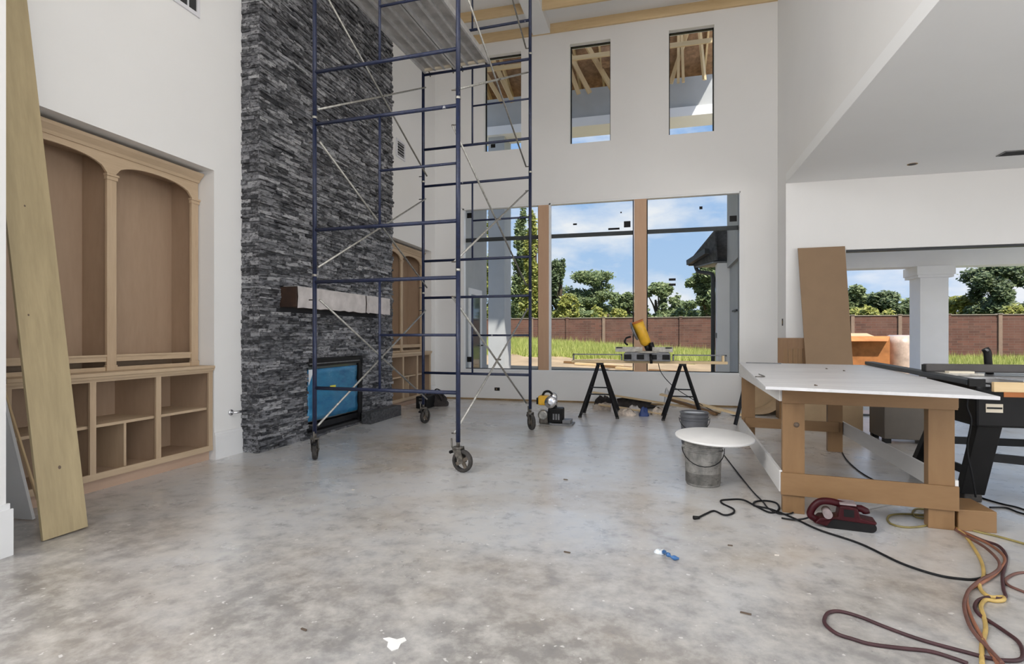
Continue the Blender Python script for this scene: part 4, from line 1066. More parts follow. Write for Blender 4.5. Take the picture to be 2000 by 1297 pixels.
for (a, b) in (((2.22, 4.70, 0.33), (3.03, 4.55, 0.30)), ((2.20, 5.36, 0.33), (3.02, 5.36, 0.33)), ((2.22, 4.70, 0.20), (2.18, 5.38, 0.20))):
    MB().bar(a, b, 0.02, 0.06).build('leg_brace', 'black_metal', ts)
T(smooth_path([(2.14, 4.60, 0.80), (2.11, 4.56, 0.70), (2.13, 4.55, 0.60), (2.12, 4.58, 0.4), (2.16, 4.60, 0.2), (2.19, 4.62, 0.05)]), 0.007, 6).build('power_cord', 'cord_black', ts)
MB().lathe([(0.0, 0), (0.055, 0), (0.055, 0.012), (0.0, 0.012)], 20, Matrix.Translation((2.20, SY0 - 0.02, 0.82)) @ Matrix.Rotation(R(90), 4, 'X'), False, False).build('hand_wheel', 'black_metal', ts)
gw = thing('grey_cabinet', (2.6, 6.6, 0), 'flat grey metal cabinet standing behind the work table', 'cabinet')
p0, p1 = floor_pt(1727, 866), floor_pt(1830, 868)
ORIGIN[gw.name] = Vector(p0); gw.location = p0
B((p0[0], p0[1], 0.05), (p1[0], p0[1] + 0.45, 0.50)).build('body', 'taupe_metal', gw, 0.008)
for x in (p0[0] + 0.04, p1[0] - 0.04):
    for y in (p0[1] + 0.05, p0[1] + 0.40): B((x - 0.035, y - 0.035, 0), (x + 0.035, y + 0.035, 0.05)).build('foot', 'black_plastic', gw)
B((p0[0] + 0.40, p0[1] - 0.03, 0.38), (p0[0] + 0.50, p0[1], 0.41)).build('latch', 'black_plastic', gw)

# ------------------------------------------------------------------ belt sander and wood block
p = floor_pt(1645, 1030); ba = R(-8)
bs = thing('belt_sander', p, 'dark red belt sander lying on the floor beneath the work table', 'belt sander')
M0 = Matrix.Translation(p) @ Matrix.Rotation(ba, 4, 'Z')
def loc(x, y, z): return M0 @ Vector((x, y, z))
bp = []
for k in range(9):
    a_ = math.pi / 2 + math.pi * k / 8; bp.append((-0.085 + 0.035 * math.cos(a_), 0.036 + 0.035 * math.sin(a_)))
for k in range(9):
    a_ = -math.pi / 2 + math.pi * k / 8; bp.append((0.145 + 0.030 * math.cos(a_), 0.031 + 0.030 * math.sin(a_)))
MB().prism([loc(x, -0.05, z) for x, z in bp], (M0.to_3x3() @ Vector((0, 0.10, 0)))).build('belt', 'black_plastic', bs)
pf = [(-0.16, 0.022), (-0.09, 0.012), (-0.06, 0.060), (0.17, 0.052), (0.175, 0.068), (0.09, 0.082), (0.075, 0.14), (0.02, 0.15), (-0.02, 0.145), (-0.03, 0.075), (-0.13, 0.06)]
MB().prism([loc(x, -0.058, z) for x, z in pf], (M0.to_3x3() @ Vector((0, 0.12, 0)))).build('body', 'sander_red', bs, 0.006)
hp = [loc(x, 0, z) for x, z in ((-0.14, 0.03), (-0.175, 0.055), (-0.165, 0.10), (-0.125, 0.145), (-0.07, 0.155), (-0.01, 0.145), (0.03, 0.14))]
MB().tube(smooth_path(hp), 0.022, 10).build('handle', 'sander_red', bs)
MB().tube([loc(0.05, 0, 0.128), loc(0.10, 0, 0.13), loc(0.125, 0, 0.118), loc(0.128, 0, 0.105)], 0.022, 10).build('front_knob', 'sander_red', bs)
MB().prism([loc(x, -0.045, 0.150) for x in (-0.02, 0.07)] + [loc(x, 0.05, 0.152) for x in (0.07, -0.02)], (0, 0, 0.012)).build('dust_port', 'sander_dust', bs, 0.004)
MB().tube([loc(-0.085, -0.06, 0.085), loc(-0.085, 0.05, 0.085)], 0.026, 14).build('motor_end', 'sander_dust', bs)
MB().prism([loc(0.0, -0.0595, 0.085), loc(0.055, -0.0595, 0.085), loc(0.055, -0.0595, 0.13), loc(0.0, -0.0595, 0.13)], M0.to_3x3() @ Vector((0, 0.002, 0))).build('badge', 'black_plastic', bs)
T(smooth_path([loc(-0.165, 0, 0.05), loc(-0.21, -0.01, 0.03), loc(-0.27, -0.0, 0.012), loc(-0.34, 0.02, 0.008)]), 0.006, 6).build('power_cord', 'cord_black', bs)
p = floor_pt(1904, 1036)
blk = MB()
blk.box((p[0] - 0.10, p[1] - 0.03, 0.0), (p[0] + 0.10, p[1] + 0.26, 0.13))
one('wood_block', blk, 'table_wood_h', 'thick weathered wood block on the floor by the table leg', 'wood block', bev=0.004)

# ------------------------------------------------------------------ panels and boxes against the right back wall
pa = Vector(floor_pt(1582, 800)); 
yb_ = YR - 0.02
f0 = back_pt(1580, 800, 8.85); f1 = back_pt(1672, 800, 8.85); h0 = back_pt(1558, 485, 9.14); h1 = back_pt(1650, 481, 9.14)
mb = MB().prism([(f0[0], 8.82, 0.006), (f1[0], 8.82, 0.006), (h1[0], 9.13, h1[2]), (h0[0], 9.13, h0[2])], (0.0, 0.018, 0.0))
one('leaning_panel', mb, 'mdf', 'tall brown fibreboard panel leaning on the wall by the patio opening', 'panel', bev=0.001)
cd = thing('cabinet_door', (2.2, 8.98, 0), 'brown wooden frame and panel door leaning left of the tall panel', 'cabinet door')
x0, x1 = back_pt(1519, 700, 9.0)[0], back_pt(1566, 700, 9.0)[0]; zt_ = back_pt(1519, 660, 9.0)[2]
x1 = max(x1, x0 + 0.42)
ORIGIN[cd.name] = Vector((x0, 9.0, 0)); cd.location = (x0, 9.0, 0)
for (a, b) in (((x0, 8.99, 0), (x0 + 0.075, 9.012, zt_)), ((x1 - 0.075, 8.99, 0), (x1, 9.012, zt_))): B(a, b).build('stile', 'door_wood', cd)
for (a, b) in (((x0 + 0.075, 8.99, zt_ - 0.16), (x1 - 0.075, 9.012, zt_)), ((x0 + 0.075, 8.99, 0), (x1 - 0.075, 9.012, 0.16))): B(a, b).build('rail', 'door_wood', cd)
for k in range(4):
    xa = x0 + 0.076 + k * (x1 - x0 - 0.152) / 4
    B((xa, 8.997, 0.16), (xa + (x1 - x0 - 0.152) / 4 - 0.004, 9.006, zt_ - 0.16)).build('slat', 'table_wood', cd)
def carton(name, px0, px1, pyb, pyt, depth, label, mat='cardboard', cat='box'):
    a = floor_pt(px0, pyb); b = floor_pt(px1, pyb); d = project(((a[0] + b[0]) / 2, a[1], 0))[2]
    h = EYE - (pyt - HZ) / FPX * d
    c_ = thing(name, ((a[0] + b[0]) / 2, a[1], 0), label, cat)
    bo = B((a[0], a[1], 0), (b[0], a[1] + depth, h)).build('body', mat, c_, 0.004)
    B((a[0] + 0.002, a[1] + depth * 0.47, h), (b[0] - 0.002, a[1] + depth * 0.53, h + 0.003)).build('tape', 'label_cream', c_)
    return c_
carton('cardboard_box', 1640, 1682, 842, 792, 0.35, 'upright cardboard box seen under the right of the work table')
carton('cardboard_box', 1568, 1622, 838, 780, 0.40, 'wide cardboard box behind the work table legs')
# curled cardboard sheet
p = floor_pt(1478, 818); vs = []; n = 12
poly = []
a = floor_pt(1472, 812); b = floor_pt(1532, 812)
for k in range(n + 1):
    t_ = k / n; poly.append((t_ * 0.5, 0.02 + 0.33 * (t_ ** 3)))
mb = MB()
for k in range(n):
    (s0, z0), (s1, z1) = poly[k], poly[k + 1]
    mb.prism([(a[0] + s0, a[1], z0), (a[0] + s1, a[1], z1), (a[0] + s1, a[1], z1 + 0.006), (a[0] + s0, a[1], z0 + 0.006)], (0, 0.7, 0))
one('cardboard_sheet', mb, 'cardboard', 'curled cardboard sheet on the floor behind the work table', 'cardboard')
one('offcut_box', B((a[0] + 0.30, a[1] - 0.28, 0), (a[0] + 0.46, a[1] - 0.03, 0.3)), 'table_wood_h', 'small brown plywood offcut box beside the curled sheet', 'offcut')
one('cardboard_flat', MB().prism([(a[0] - 0.05, a[1] + 0.72, 0.004), (a[0] + 0.5, a[1] + 0.72, 0.004), (a[0] + 0.5, a[1] + 0.86, 0.55), (a[0] - 0.05, a[1] + 0.86, 0.55)], (0, 0.008, 0)), 'cardboard', 'flat cardboard piece propped behind the curled sheet', 'cardboard')
# folded black stand leg by the table
fl_ = thing('folded_sawhorse', floor_pt(1436, 832), 'narrow black and grey folded sawhorse beside the work table', 'sawhorse')
p = ORIGIN[fl_.name]
MB().bar((p.x, p.y, 0.015), (p.x + 0.14, p.y + 0.05, 0.60), 0.05, 0.03).build('leg', 'black_metal', fl_)
MB().bar((p.x + 0.03, p.y + 0.09, 0.015), (p.x + 0.15, p.y + 0.06, 0.60), 0.05, 0.02).build('leg', 'tool_grey', fl_)
B((p.x + 0.10, p.y + 0.0, 0.585), (p.x + 0.19, p.y + 0.12, 0.62)).build('top_bar', 'black_metal', fl_)

# ------------------------------------------------------------------ cords on the floor
def cord(pxs, rad, mat, label, cat='cord', z=None, extra=None, group='cords on the floor'):
    z = rad if z is None else z
    pts = [floor_pt(x, y, z) for x, y in pxs]
    o = one('extension_cord', T(smooth_path(pts, 7), rad, 8), mat, label, cat, group)
    return o
c0 = cord([(1362, 1012), (1380, 1003), (1395, 998), (1415, 1006), (1432, 1002), (1432, 994), (1412, 984), (1408, 978), (1420, 976), (1450, 976), (1475, 988), (1500, 1000), (1515, 1000), (1522, 992), (1515, 982), (1495, 978), (1475, 980), (1472, 987), (1485, 990),
           (1510, 996), (1550, 1012), (1600, 1035), (1680, 1062), (1760, 1100), (1830, 1123), (1880, 1131), (1908, 1131), (1930, 1124)], 0.0065, 'cord_black', 'long black cord with a loop running across the floor in front of the table')
pc = floor_pt(1358, 1014)
pg = MB().tube([(pc[0] - 0.012, pc[1] - 0.01, 0.011), (pc[0] + 0.025, pc[1] + 0.004, 0.011)], [0.014, 0.009], 8)
pgo = pg.build('plug', 'black_plastic', c0) if False else None
ORIGIN[c0.name] = Vector(c0.location); pg.build('plug', 'black_plastic', c0)
cord([(1415, 890), (1432, 912), (1450, 935), (1472, 962), (1490, 980), (1500, 992), (1520, 1003), (1545, 1003), (1556, 993)], 0.005, 'cord_black', 'thin black cord running from the bucket to the table leg', z=0.006)
cord([(1738, 1022), (1733, 1014), (1740, 1006), (1770, 1004), (1815, 1008), (1820, 1018), (1810, 1026), (1780, 1030), (1755, 1028), (1738, 1022)], 0.0065, 'cord_olive', 'yellow-green cord coiled beside the front right table leg')
cord([(1815, 996), (1790, 994), (1782, 1002), (1790, 1010), (1815, 1014)], 0.006, 'cord_olive', 'small olive cord loop behind the front right table leg')
cord([(1862, 1028), (1885, 1046), (1905, 1075), (1918, 1100), (1921, 1125), (1913, 1140), (1918, 1155), (1935, 1166), (1958, 1166), (1960, 1172), (1945, 1174), (1925, 1172), (1916, 1185), (1922, 1205), (1925, 1230), (1918, 1260), (1918, 1296)], 0.0085, 'cord_yellow', 'bright yellow cord curving forward from the table leg')
cord([(1866, 1032), (1900, 1048), (1930, 1062), (1955, 1080), (1963, 1095), (1955, 1110), (1940, 1125), (1915, 1140), (1892, 1153), (1888, 1175), (1897, 1205), (1915, 1240), (1935, 1275), (1948, 1296)], 0.0075, 'cord_rust', 'rust orange cord in the bundle of extension cords', z=0.010)
cord([(1866, 1035), (1895, 1052), (1925, 1070), (1948, 1092), (1952, 1108), (1940, 1120), (1915, 1133), (1895, 1150), (1885, 1170), (1884, 1190), (1893, 1220), (1910, 1245), (1932, 1268), (1958, 1296)], 0.0075, 'cord_brown', 'brown cord lying left in the bundle of extension cords', z=0.017)
cord([(1880, 1038), (1920, 1055), (1950, 1066), (1965, 1085), (1962, 1110), (1958, 1125), (1960, 1150), (1964, 1165), (1955, 1170), (1935, 1166), (1912, 1172), (1904, 1185), (1912, 1200), (1935, 1215), (1965, 1235), (1990, 1255), (1998, 1280), (1985, 1290), (1940, 1287), (1880, 1272), (1800, 1250), (1730, 1225), (1680, 1205), (1640, 1194), (1618, 1197), (1610, 1210), (1614, 1222), (1635, 1238), (1665, 1248), (1700, 1258), (1760, 1266), (1815, 1272), (1860, 1285), (1890, 1296)], 0.0075, 'cord_maroon', 'dark maroon cord making a long loop at the bottom right')
cord([(1862, 1022), (1900, 1036), (1950, 1048), (2000, 1062), (2060, 1080)], 0.0065, 'cord_olive', 'olive cord running off to the right past the wood block')
cord([(2010, 1118), (1985, 1120), (1966, 1130), (1965, 1138), (1975, 1146), (2010, 1160)], 0.0065, 'cord_brown', 'short brown cord loop at the right edge of the floor')
cord([(1897, 965), (1925, 975), (1960, 985), (1990, 992), (2040, 1010)], 0.006, 'cord_black', 'black cord trailing right from the table saw foot')
cord([(1933, 991), (1965, 992), (1990, 1001), (2030, 1012)], 0.006, 'cord_black', 'lower black cord trailing right from behind the wood block')
cord([(1645, 884), (1655, 900), (1680, 922), (1720, 945), (1745, 958), (1780, 962), (1800, 975), (1820, 985)], 0.006, 'cord_black', 'thin dark cord on the floor beneath the work table')
lean = MB().bar(floor_pt(1690, 990, 0.012), floor_pt(1780, 972, 0.012), 0.05, 0.02)
one('wood_strip', lean, 'table_white', 'pale wood strip on the floor behind the red sander', 'wood strip')

# ------------------------------------------------------------------ scraps
def flat_scrap(name, pts, mat, label, cat, h=0.004):
    poly = [floor_pt(x, y, 0.0006) for x, y in pts]
    one(name, MB().prism(poly, (0, 0, h)), mat, label, cat)
flat_scrap('plaster_splash', [(748, 1248), (760, 1246), (775, 1250), (790, 1246), (794, 1252), (783, 1258), (778, 1268), (765, 1272), (756, 1264), (758, 1254)], 'lid_white', 'white plaster splash on the floor at the bottom centre', 'splash', 0.003)
p = floor_pt(1292, 1078)
mound('paper_scrap', 1290, 1080, 0.07, 0.05, 0.018, 'film_white', 'crumpled white scrap beside the blue tape scrap', 'scrap', 21)
mb = MB().tube(smooth_path([floor_pt(1296, 1078, 0.012), floor_pt(1303, 1082, 0.024), floor_pt(1312, 1088, 0.016), floor_pt(1326, 1091, 0.010)]), [0.010 + 0.004 * math.sin(k) for k in range(19)], 6)
one('tape_scrap', mb, 'blue_wrap', 'twisted blue tape scrap lying on the open floor', 'scrap')
for (px_, py_, w_, mt_, lab) in ((1426, 1066, 0.02, 'chip_dark', 'dark wood chip between the cord loop and the blue tape'), (1105, 937, 0.03, 'chip_dark', 'dark splinter on the floor in front of the floor saw'),
                                 (1108, 1079, 0.03, 'chip_dark', 'dark splinter left of the blue tape scrap'), (1456, 1198, 0.035, 'chip_dark', 'thin dark splinter near the maroon cord loop'), (595, 1230, 0.025, 'chip_dark', 'dark chip on the floor at the lower left'),
                                 (1517, 1085, 0.018, 'chip_light', 'pale chip on the floor below the black cord'), (690, 957, 0.02, 'chip_light', 'pale chip on the floor near the left scaffold wheel')):
    p = floor_pt(px_, py_)
    one('wood_chip', MB().bar((p[0] - w_ * .6, p[1], 0.003), (p[0] + w_ * .6, p[1] - w_ * 0.4, 0.005), 0.008, 0.005), mt_, lab, 'wood chip', 'chips and splinters on the floor')

# ------------------------------------------------------------------ outdoors
def ground_z(x, y):
    t_ = min(1, max(0, (y - 13) / 14)); t_ = t_ * t_ * (3 - 2 * t_)
    amp = min(0.95, max(0.22, 0.62 - 0.06 * (x + 1)))
    return -0.15 + amp * t_
vs, fs = [], []
NX, NY = 60, 50
for j in range(NY + 1):
    for i in range(NX + 1):
        x = -45 + 90 * i / NX; y = 10.0 + 55 * (j / NY) ** 1.4
        vs.append((x, y, ground_z(x, y)))
for j in range(NY):
    for i in range(NX):
        fs.append((j * (NX + 1) + i, j * (NX + 1) + i + 1, (j + 1) * (NX + 1) + i + 1, (j + 1) * (NX + 1) + i))
struct('lawn', MB().add(vs, fs, True), 'lawn_ground', 'green lawn sloping up to the brick garden wall')
vs, fs = [], []
NX, NY = 40, 24
for j in range(NY + 1):
    for i in range(NX + 1):
        x = -14 + 21 * i / NX; y = 10.0 + 11.0 * j / NY + (0.5 * math.sin(i * 1.7) if j == NY else 0)
        vs.append((x, y, ground_z(x, y) + 0.05))
for j in range(NY):
    for i in range(NX):
        fs.append((j * (NX + 1) + i, j * (NX + 1) + i + 1, (j + 1) * (NX + 1) + i + 1, (j + 1) * (NX + 1) + i))
struct('bare_soil', MB().add(vs, fs, True), 'soil', 'tan strip of bare soil outside the great window')
struct('ground_front', B((-60, -60, -0.5), (60, YF - 0.2, -0.2)), 'soil', 'ground in front of the house')
r = random.Random(31); vs, fs = [], []
for k in range(110000):
    y = 19.0 + 9.3 * r.random(); x = r.uniform(-0.62 * y - 1, 0.80 * y + 2) if True else 0
    x = r.uniform(-9, 20)
    if y < 21 and x < 7: continue
    if x > 7 and y < 19: continue
    h = r.uniform(0.14, 0.40) * (1.5 if r.random() < 0.06 else 1); a_ = r.uniform(0, math.pi); w_ = r.uniform(0.008, 0.019)
    z0 = ground_z(x, y); lx_, ly_ = r.uniform(-0.14, 0.14), r.uniform(-0.14, 0.14); k0 = len(vs)
    vs += [(x - w_ * math.cos(a_), y - w_ * math.sin(a_), z0), (x + w_ * math.cos(a_), y + w_ * math.sin(a_), z0), (x + lx_, y + ly_, z0 + h)]
    fs.append((k0, k0 + 1, k0 + 2))
for k in range(26000):
    y = r.uniform(12.9, 19); x = r.uniform(3.2, 15)
    h = r.uniform(0.15, 0.38); a_ = r.uniform(0, math.pi); w_ = r.uniform(0.01, 0.022); z0 = ground_z(x, y); k0 = len(vs)
    vs += [(x - w_ * math.cos(a_), y - w_ * math.sin(a_), z0), (x + w_ * math.cos(a_), y + w_ * math.sin(a_), z0), (x + r.uniform(-0.12, 0.12), y + r.uniform(-.12, .12), z0 + h)]
    fs.append((k0, k0 + 1, k0 + 2))
tag(MB().add(vs, fs).build('grass', 'grass_blade', None, origin=(0, 20, 0)), 'tall sunlit yellow-green grass before the brick garden wall', 'grass', None, 'stuff')

# garden wall: panels between posts
gwl = thing('garden_wall', (4, 28.6, 0), 'long brown brick garden wall with posts beyond the grass', 'garden wall')
x = -16.0; k = 0
while x < 26:
    L = 1.9
    zt_ = 2.12
    B((x + 0.07, 28.5, ground_z(x + 1, 28.5) - 0.3), (x + L - 0.07, 28.62, zt_)).build('wall_panel', 'garden_brick', gwl)
    po = B((x - 0.07, 28.45, ground_z(x, 28.5) - 0.3), (x + 0.07, 28.67, zt_ + 0.03)).build('post', 'post_light' if k % 3 else 'garden_brick', gwl)
    B((x - 0.085, 28.43, zt_ + 0.03), (x + 0.085, 28.69, zt_ + 0.06)).build('post_cap', 'concrete_cap', po)
    B((x + 0.07, 28.47, zt_), (x + L - 0.07, 28.65, zt_ + 0.03)).build('coping', 'concrete_cap', gwl)
    x += L; k += 1

def tree(px, Y, top_py, width_px, label, leaf, seed, name='broadleaf_tree', base_py=None, n=5200, shape='round', lsz=0.105):
    n = int(n * 1.9)
    r = random.Random(seed)
    c_ = back_pt(px, top_py, Y); x0, zt_ = c_[0], c_[2]
    d_ = project((x0, Y, 0))[2]; rx = width_px / 2 * d_ / FPX
    g = ground_z(x0, Y) - 0.05
    tr = thing(name, (x0, Y, g), label, 'tree', 'trees beyond the garden wall')
    cz0 = g + (zt_ - g) * (0.30 if shape == 'round' else 0.16) if base_py is None else back_pt(px, base_py, Y)[2]
    H_ = zt_ - cz0
    T(smooth_path([(x0, Y, g), (x0 + r.uniform(-.15, .15), Y, g + (zt_ - g) * .35), (x0 + r.uniform(-.3, .3), Y, g + (zt_ - g) * .75)], 4), [0.24, 0.22, 0.2, 0.18, 0.15, 0.13, 0.11, 0.09, 0.06], 8).build('trunk', 'bark', tr)
    lobes = []
    if shape == 'round':
        for k in range(34):
            a_ = r.uniform(0, 2 * math.pi); q = r.random() ** 0.5 * 1.12; zz = r.uniform(0.06, 0.92)
            env = math.sqrt(max(0.05, 1 - (2 * zz - 0.9) ** 2 * 0.85))
            lobes.append((x0 + rx * 0.72 * q * env * math.cos(a_), Y + rx * 0.6 * q * env * math.sin(a_), cz0 + H_ * zz, rx * r.uniform(0.13, 0.30), H_ * r.uniform(0.06, 0.13)))
        lobes.append((x0, Y, cz0 + H_ * 0.88, rx * 0.4, H_ * 0.12))
    elif shape == 'bush':
        for k in range(12):
            xx = r.uniform(-0.9, 0.9); lobes.append((x0 + rx * xx, Y + r.uniform(-.6, .6), cz0 + H_ * r.uniform(0.15, 0.75) * (1 - 0.35 * abs(xx)), rx * r.uniform(0.2, 0.35), H_ * r.uniform(0.2, 0.3)))
    else:
        for k in range(20):
            zz = k / 20; w_ = rx * (1 - zz) ** 0.6 * 0.8 + 0.15
            a_ = r.uniform(0, 2 * math.pi); lobes.append((x0 + w_ * 0.5 * math.cos(a_), Y + w_ * 0.5 * math.sin(a_), cz0 + H_ * zz, w_ * 0.7, H_ * 0.07))
    for (lx_, ly_, lz_, lr, lh) in lobes[:8]:
        if shape == 'round':
            T([(x0, Y, cz0 + H_ * 0.15), ((x0 + lx_) / 2, (Y + ly_) / 2, (cz0 + H_ * 0.15) * .4 + lz_ * .6), (lx_, ly_, lz_)], [0.09, 0.05, 0.02], 6).build('branch', 'bark', tr)
    vs, fs = [], []
    tot = sum(l[3] ** 2 for l in lobes)
    for (lx_, ly_, lz_, lr, lh) in lobes:
        for k in range(int(n * lr * lr / tot)):
            v = Vector((r.gauss(0, 1), r.gauss(0, 1), r.gauss(0, 1))).normalized() * (0.25 + 0.75 * r.random() ** 0.5) * r.uniform(0.75, 1.35)
            c = Vector((lx_ + v.x * lr, ly_ + v.y * lr, lz_ + v.z * lh))
            a1 = Vector((r.uniform(-1, 1), r.uniform(-1, 1), r.uniform(-0.6, 0.6))).normalized(); a2 = a1.orthogonal().normalized()
            s_ = lsz * r.uniform(0.6, 1.3); k0 = len(vs)
            vs += [c - a1 * s_, c + a2 * s_ * 0.55, c + a1 * s_, c - a2 * s_ * 0.55]; fs.append((k0, k0 + 1, k0 + 2, k0 + 3))
    MB().add(vs, fs).build('crown', leaf, tr)
    return tr
tree(1152, 36, 530, 150, 'broad dark oak behind the wall, left in the middle pane', 'leaf_mid', 1, n=7500)
tree(1088, 33, 508, 55, 'tall slim tree at the left edge of the middle pane', 'leaf_dark', 2, n=4000)
tree(1226, 38, 572, 50, 'small tree just left of the mitre saw post', 'leaf_mid', 3, n=2500)
tree(1288, 35, 553, 90, 'rounded tree behind the wall, left in the right pane', 'leaf_mid', 4, n=5500)
tree(1382, 32, 500, 80, 'leafy tree behind the downspout', 'leaf_mid', 5, n=5500)
tree(1040, 31, 415, 46, 'tall light green tree in the left pane', 'leaf_yellow', 6, n=6000, shape='tall')
tree(1018, 34, 405, 40, 'tall dark pine in the left pane beside the grey pillar', 'leaf_mid', 7, n=6000, shape='tall', name='pine_tree')
tree(962, 30, 400, 40, 'tree seen in the slit between the grey wing and pillar', 'leaf_yellow', 8, n=5000, shape='tall')
tree(1110, 31, 575, 60, 'yellow-green sapling at the left of the middle pane', 'leaf_yellow', 16, n=2500)
tree(1190, 33, 592, 70, 'light green shrub over the wall, below the oak', 'leaf_yellow', 9, n=2500, shape='bush', base_py=632, name='shrub')
tree(1320, 34, 597, 70, 'low shrub over the wall in the right pane', 'leaf_mid', 10, n=2500, shape='bush', base_py=632, name='shrub')
tree(1120, 33, 598, 80, 'light shrub over the wall under the slim tree', 'leaf_mid', 17, n=2500, shape='bush', base_py=632, name='shrub')
tree(1672, 34, 558, 60, 'tree right of the leaning panel, over the wall', 'leaf_mid', 11, n=4500)
tree(1732, 33, 570, 90, 'dark rounded tree left of the patio column', 'leaf_dark', 12, n=5500)
tree(1775, 35, 585, 50, 'small tree touching the patio column', 'leaf_mid', 13, n=2500)
tree(1690, 31, 592, 80, 'light shrub over the wall left of the patio column', 'leaf_yellow', 18, n=2500, shape='bush', base_py=640, name='shrub')
tree(1958, 34, 512, 150, 'large dark oak at the right edge, behind the wall', 'leaf_dark', 14, n=8500)
tree(1872, 36, 575, 75, 'yellow-green tree right of the patio column', 'leaf_yellow', 15, n=3000, shape='bush', base_py=632)
tree(1985, 31, 575, 60, 'bright shrub under the large right oak', 'leaf_yellow', 19, n=2500, shape='bush', base_py=635, name='shrub')

tree(1342, 40, 590, 80, 'far tree left of the downspout, low behind the wall', 'leaf_mid', 51, n=3500)
tree(1205, 41, 584, 70, 'far tree between the oak and the mitre saw post', 'leaf_mid', 52, n=3000)
tree(1908, 41, 582, 90, 'far tree between the column and the large right oak', 'leaf_mid', 53, n=3500)
tree(1702, 42, 574, 70, 'far tree between the leaning panel and the patio column', 'leaf_dark', 54, n=3000)
# house wing at the left: grey walls, pillar, glazed door
struct('wall_wing_left', MB().box((-4.8, 10.0, -0.2), (-3.62, 11.42, 8.6)), 'stucco_grey', 'grey stucco house wing seen through the left pane')
gd = thing('door_1', (-3.62, 10.6, 0), 'white framed glazed patio door in the grey wing', None, None, 'structure')
y0, y1 = 10.22, 11.0
for (a, b) in (((-3.62, y0, -0.05), (-3.59, y0 + 0.09, 2.15)), ((-3.62, y1 - 0.09, -0.05), (-3.59, y1, 2.15)), ((-3.62, y0 + 0.09, 2.03), (-3.59, y1 - 0.09, 2.15)), ((-3.62, y0 + 0.09, -0.05), (-3.59, y1 - 0.09, 0.2))):
    B(a, b).build('door_frame', 'stucco_white', gd)
B((-3.615, y0 + 0.09, 0.2), (-3.605, y1 - 0.09, 2.03)).build('pane', 'door_glass', gd)
T([(-3.59, y1 - 0.06, 1.0), (-3.55, y1 - 0.06, 1.0), (-3.55, y1 - 0.16, 1.0)], 0.012, 8).build('door_handle', 'black_metal', gd)
pl_ = B((-4.30, 13.7, -0.2), (-3.86, 14.35, 6.6)).build('porch_pillar', 'stucco_grey')
tag(pl_, 'tall grey stucco porch pillar seen through the left pane', None, None, 'structure')
# high porch roof outside the upper windows
pr = thing('porch_roof', (-1.2, 12, 6.4), 'unfinished porch roof with bare rafters seen through the upper windows', 'roof')
B((-5.2, 13.62, 6.62), (1.6, 14.2, 7.35)).build('beam', 'stucco_grey', pr)
B((-5.2, 13.55, 6.40), (1.6, 14.3, 6.62)).build('beam_trim', 'stucco_white', pr)
MB().prism([(-5.2, 10.0, 9.42), (-5.2, 14.9, 7.44), (-5.2, 14.9, 7.46), (-5.2, 10.0, 9.44)], (6.8, 0, 0)).build('decking', 'osb', pr)
for k in range(11):
    x = -5.0 + 0.61 * k
    MB().bar((x, 10.02, 9.32), (x, 14.6, 7.47), 0.04, 0.17).build('rafter', 'pine', pr)
for (y, z) in ((11.2, 7.35), (12.4, 7.52)):
    MB().bar((-5.2, y, z), (1.6, y, z), 0.04, 0.10).build('purlin', 'pine', pr)
for (px_, slant, w_) in ((1325, 0.0, 0.06), (1334, 0.04, 0.06), (1374, 0.10, 0.05), (1318, -0.3, 0.03), (1140, 0.45, 0.05), (1184, 0.5, 0.08), (1122, 0.3, 0.03), (990, 0.4, 0.06), (968, 0.5, 0.05)):
    q_ = back_pt(px_, 100, 13.0)
    MB().bar((q_[0] + slant * 0.3, 13.1, 7.0), (q_[0] - slant, 12.9, 8.15), w_, 0.10).build('strut', 'pine_z', pr)
B((-1.25, 12.6, 7.45), (-0.9, 12.9, 7.8)).build('block', 'osb', pr)
# right wing: upper wall, side beam, lower patio
struct('wall_wing_right', MB().box((1.42, 10.0, -0.2), (1.75, 12.0, 2.58)).box((1.36, 10.0, 2.58), (1.75, 11.88, 7.4)), 'stucco_grey', 'grey stucco wall of the right wing seen through the right pane')
pil = B((1.18, 11.95, -0.15), (1.56, 12.35, 2.695)).build('patio_pillar', 'stucco_white')
tag(pil, 'white patio pillar seen through the right pane', None, None, 'structure')
mk = MB().box((1.405, 11.2, 1.64), (1.42, 11.36, 1.68))
one('pipe_bracket', B((1.38, 10.8, 1.66), (1.42, 11.3, 1.69)), 'gutter_metal', 'dark horizontal bracket on the right wing wall', 'bracket')
mb = B((1.40, 10.55, 0.96), (1.42, 10.62, 1.08))
one('wall_box', mb, 'gutter_metal', 'small dark electrical box on the right wing wall', 'outlet')
one('wall_plate', B((1.16, 12.0, 1.16), (1.18, 12.25, 1.26)), 'tool_grey', 'grey meter plate on the white patio pillar', 'outlet')
ev = thing('patio_eave', (1.0, 12.6, 2.7), 'dark shingled eave corner with gutter and downspout outside the right pane', 'eave')
MB().prism([(0.72, 12.75, 2.88), (1.56, 12.75, 2.88), (1.56, 11.9, 3.38), (1.12, 11.9, 3.32)], (0, 0, 0.05)).build('shingles', 'shingle', ev)
MB().prism([(0.72, 12.75, 2.88), (1.12, 11.9, 3.32), (1.15, 11.9, 2.75), (0.80, 12.7, 2.72)], (0.03, 0, 0)).build('rake_board', 'shingle', ev)
MB().prism([(0.80, 12.7, 2.70), (1.56, 12.7, 2.70), (1.56, 11.95, 2.70), (1.1, 11.95, 2.70)], (0, 0, 0.03)).build('soffit', 'tool_grey', ev)
MB().bar((0.66, 12.80, 2.83), (1.6, 12.80, 2.83), 0.12, 0.13).build('gutter', 'gutter_metal', ev)
MB().bar((0.66, 12.80, 2.83), (0.98, 11.95, 2.95), 0.10, 0.11).build('gutter', 'gutter_metal', ev)
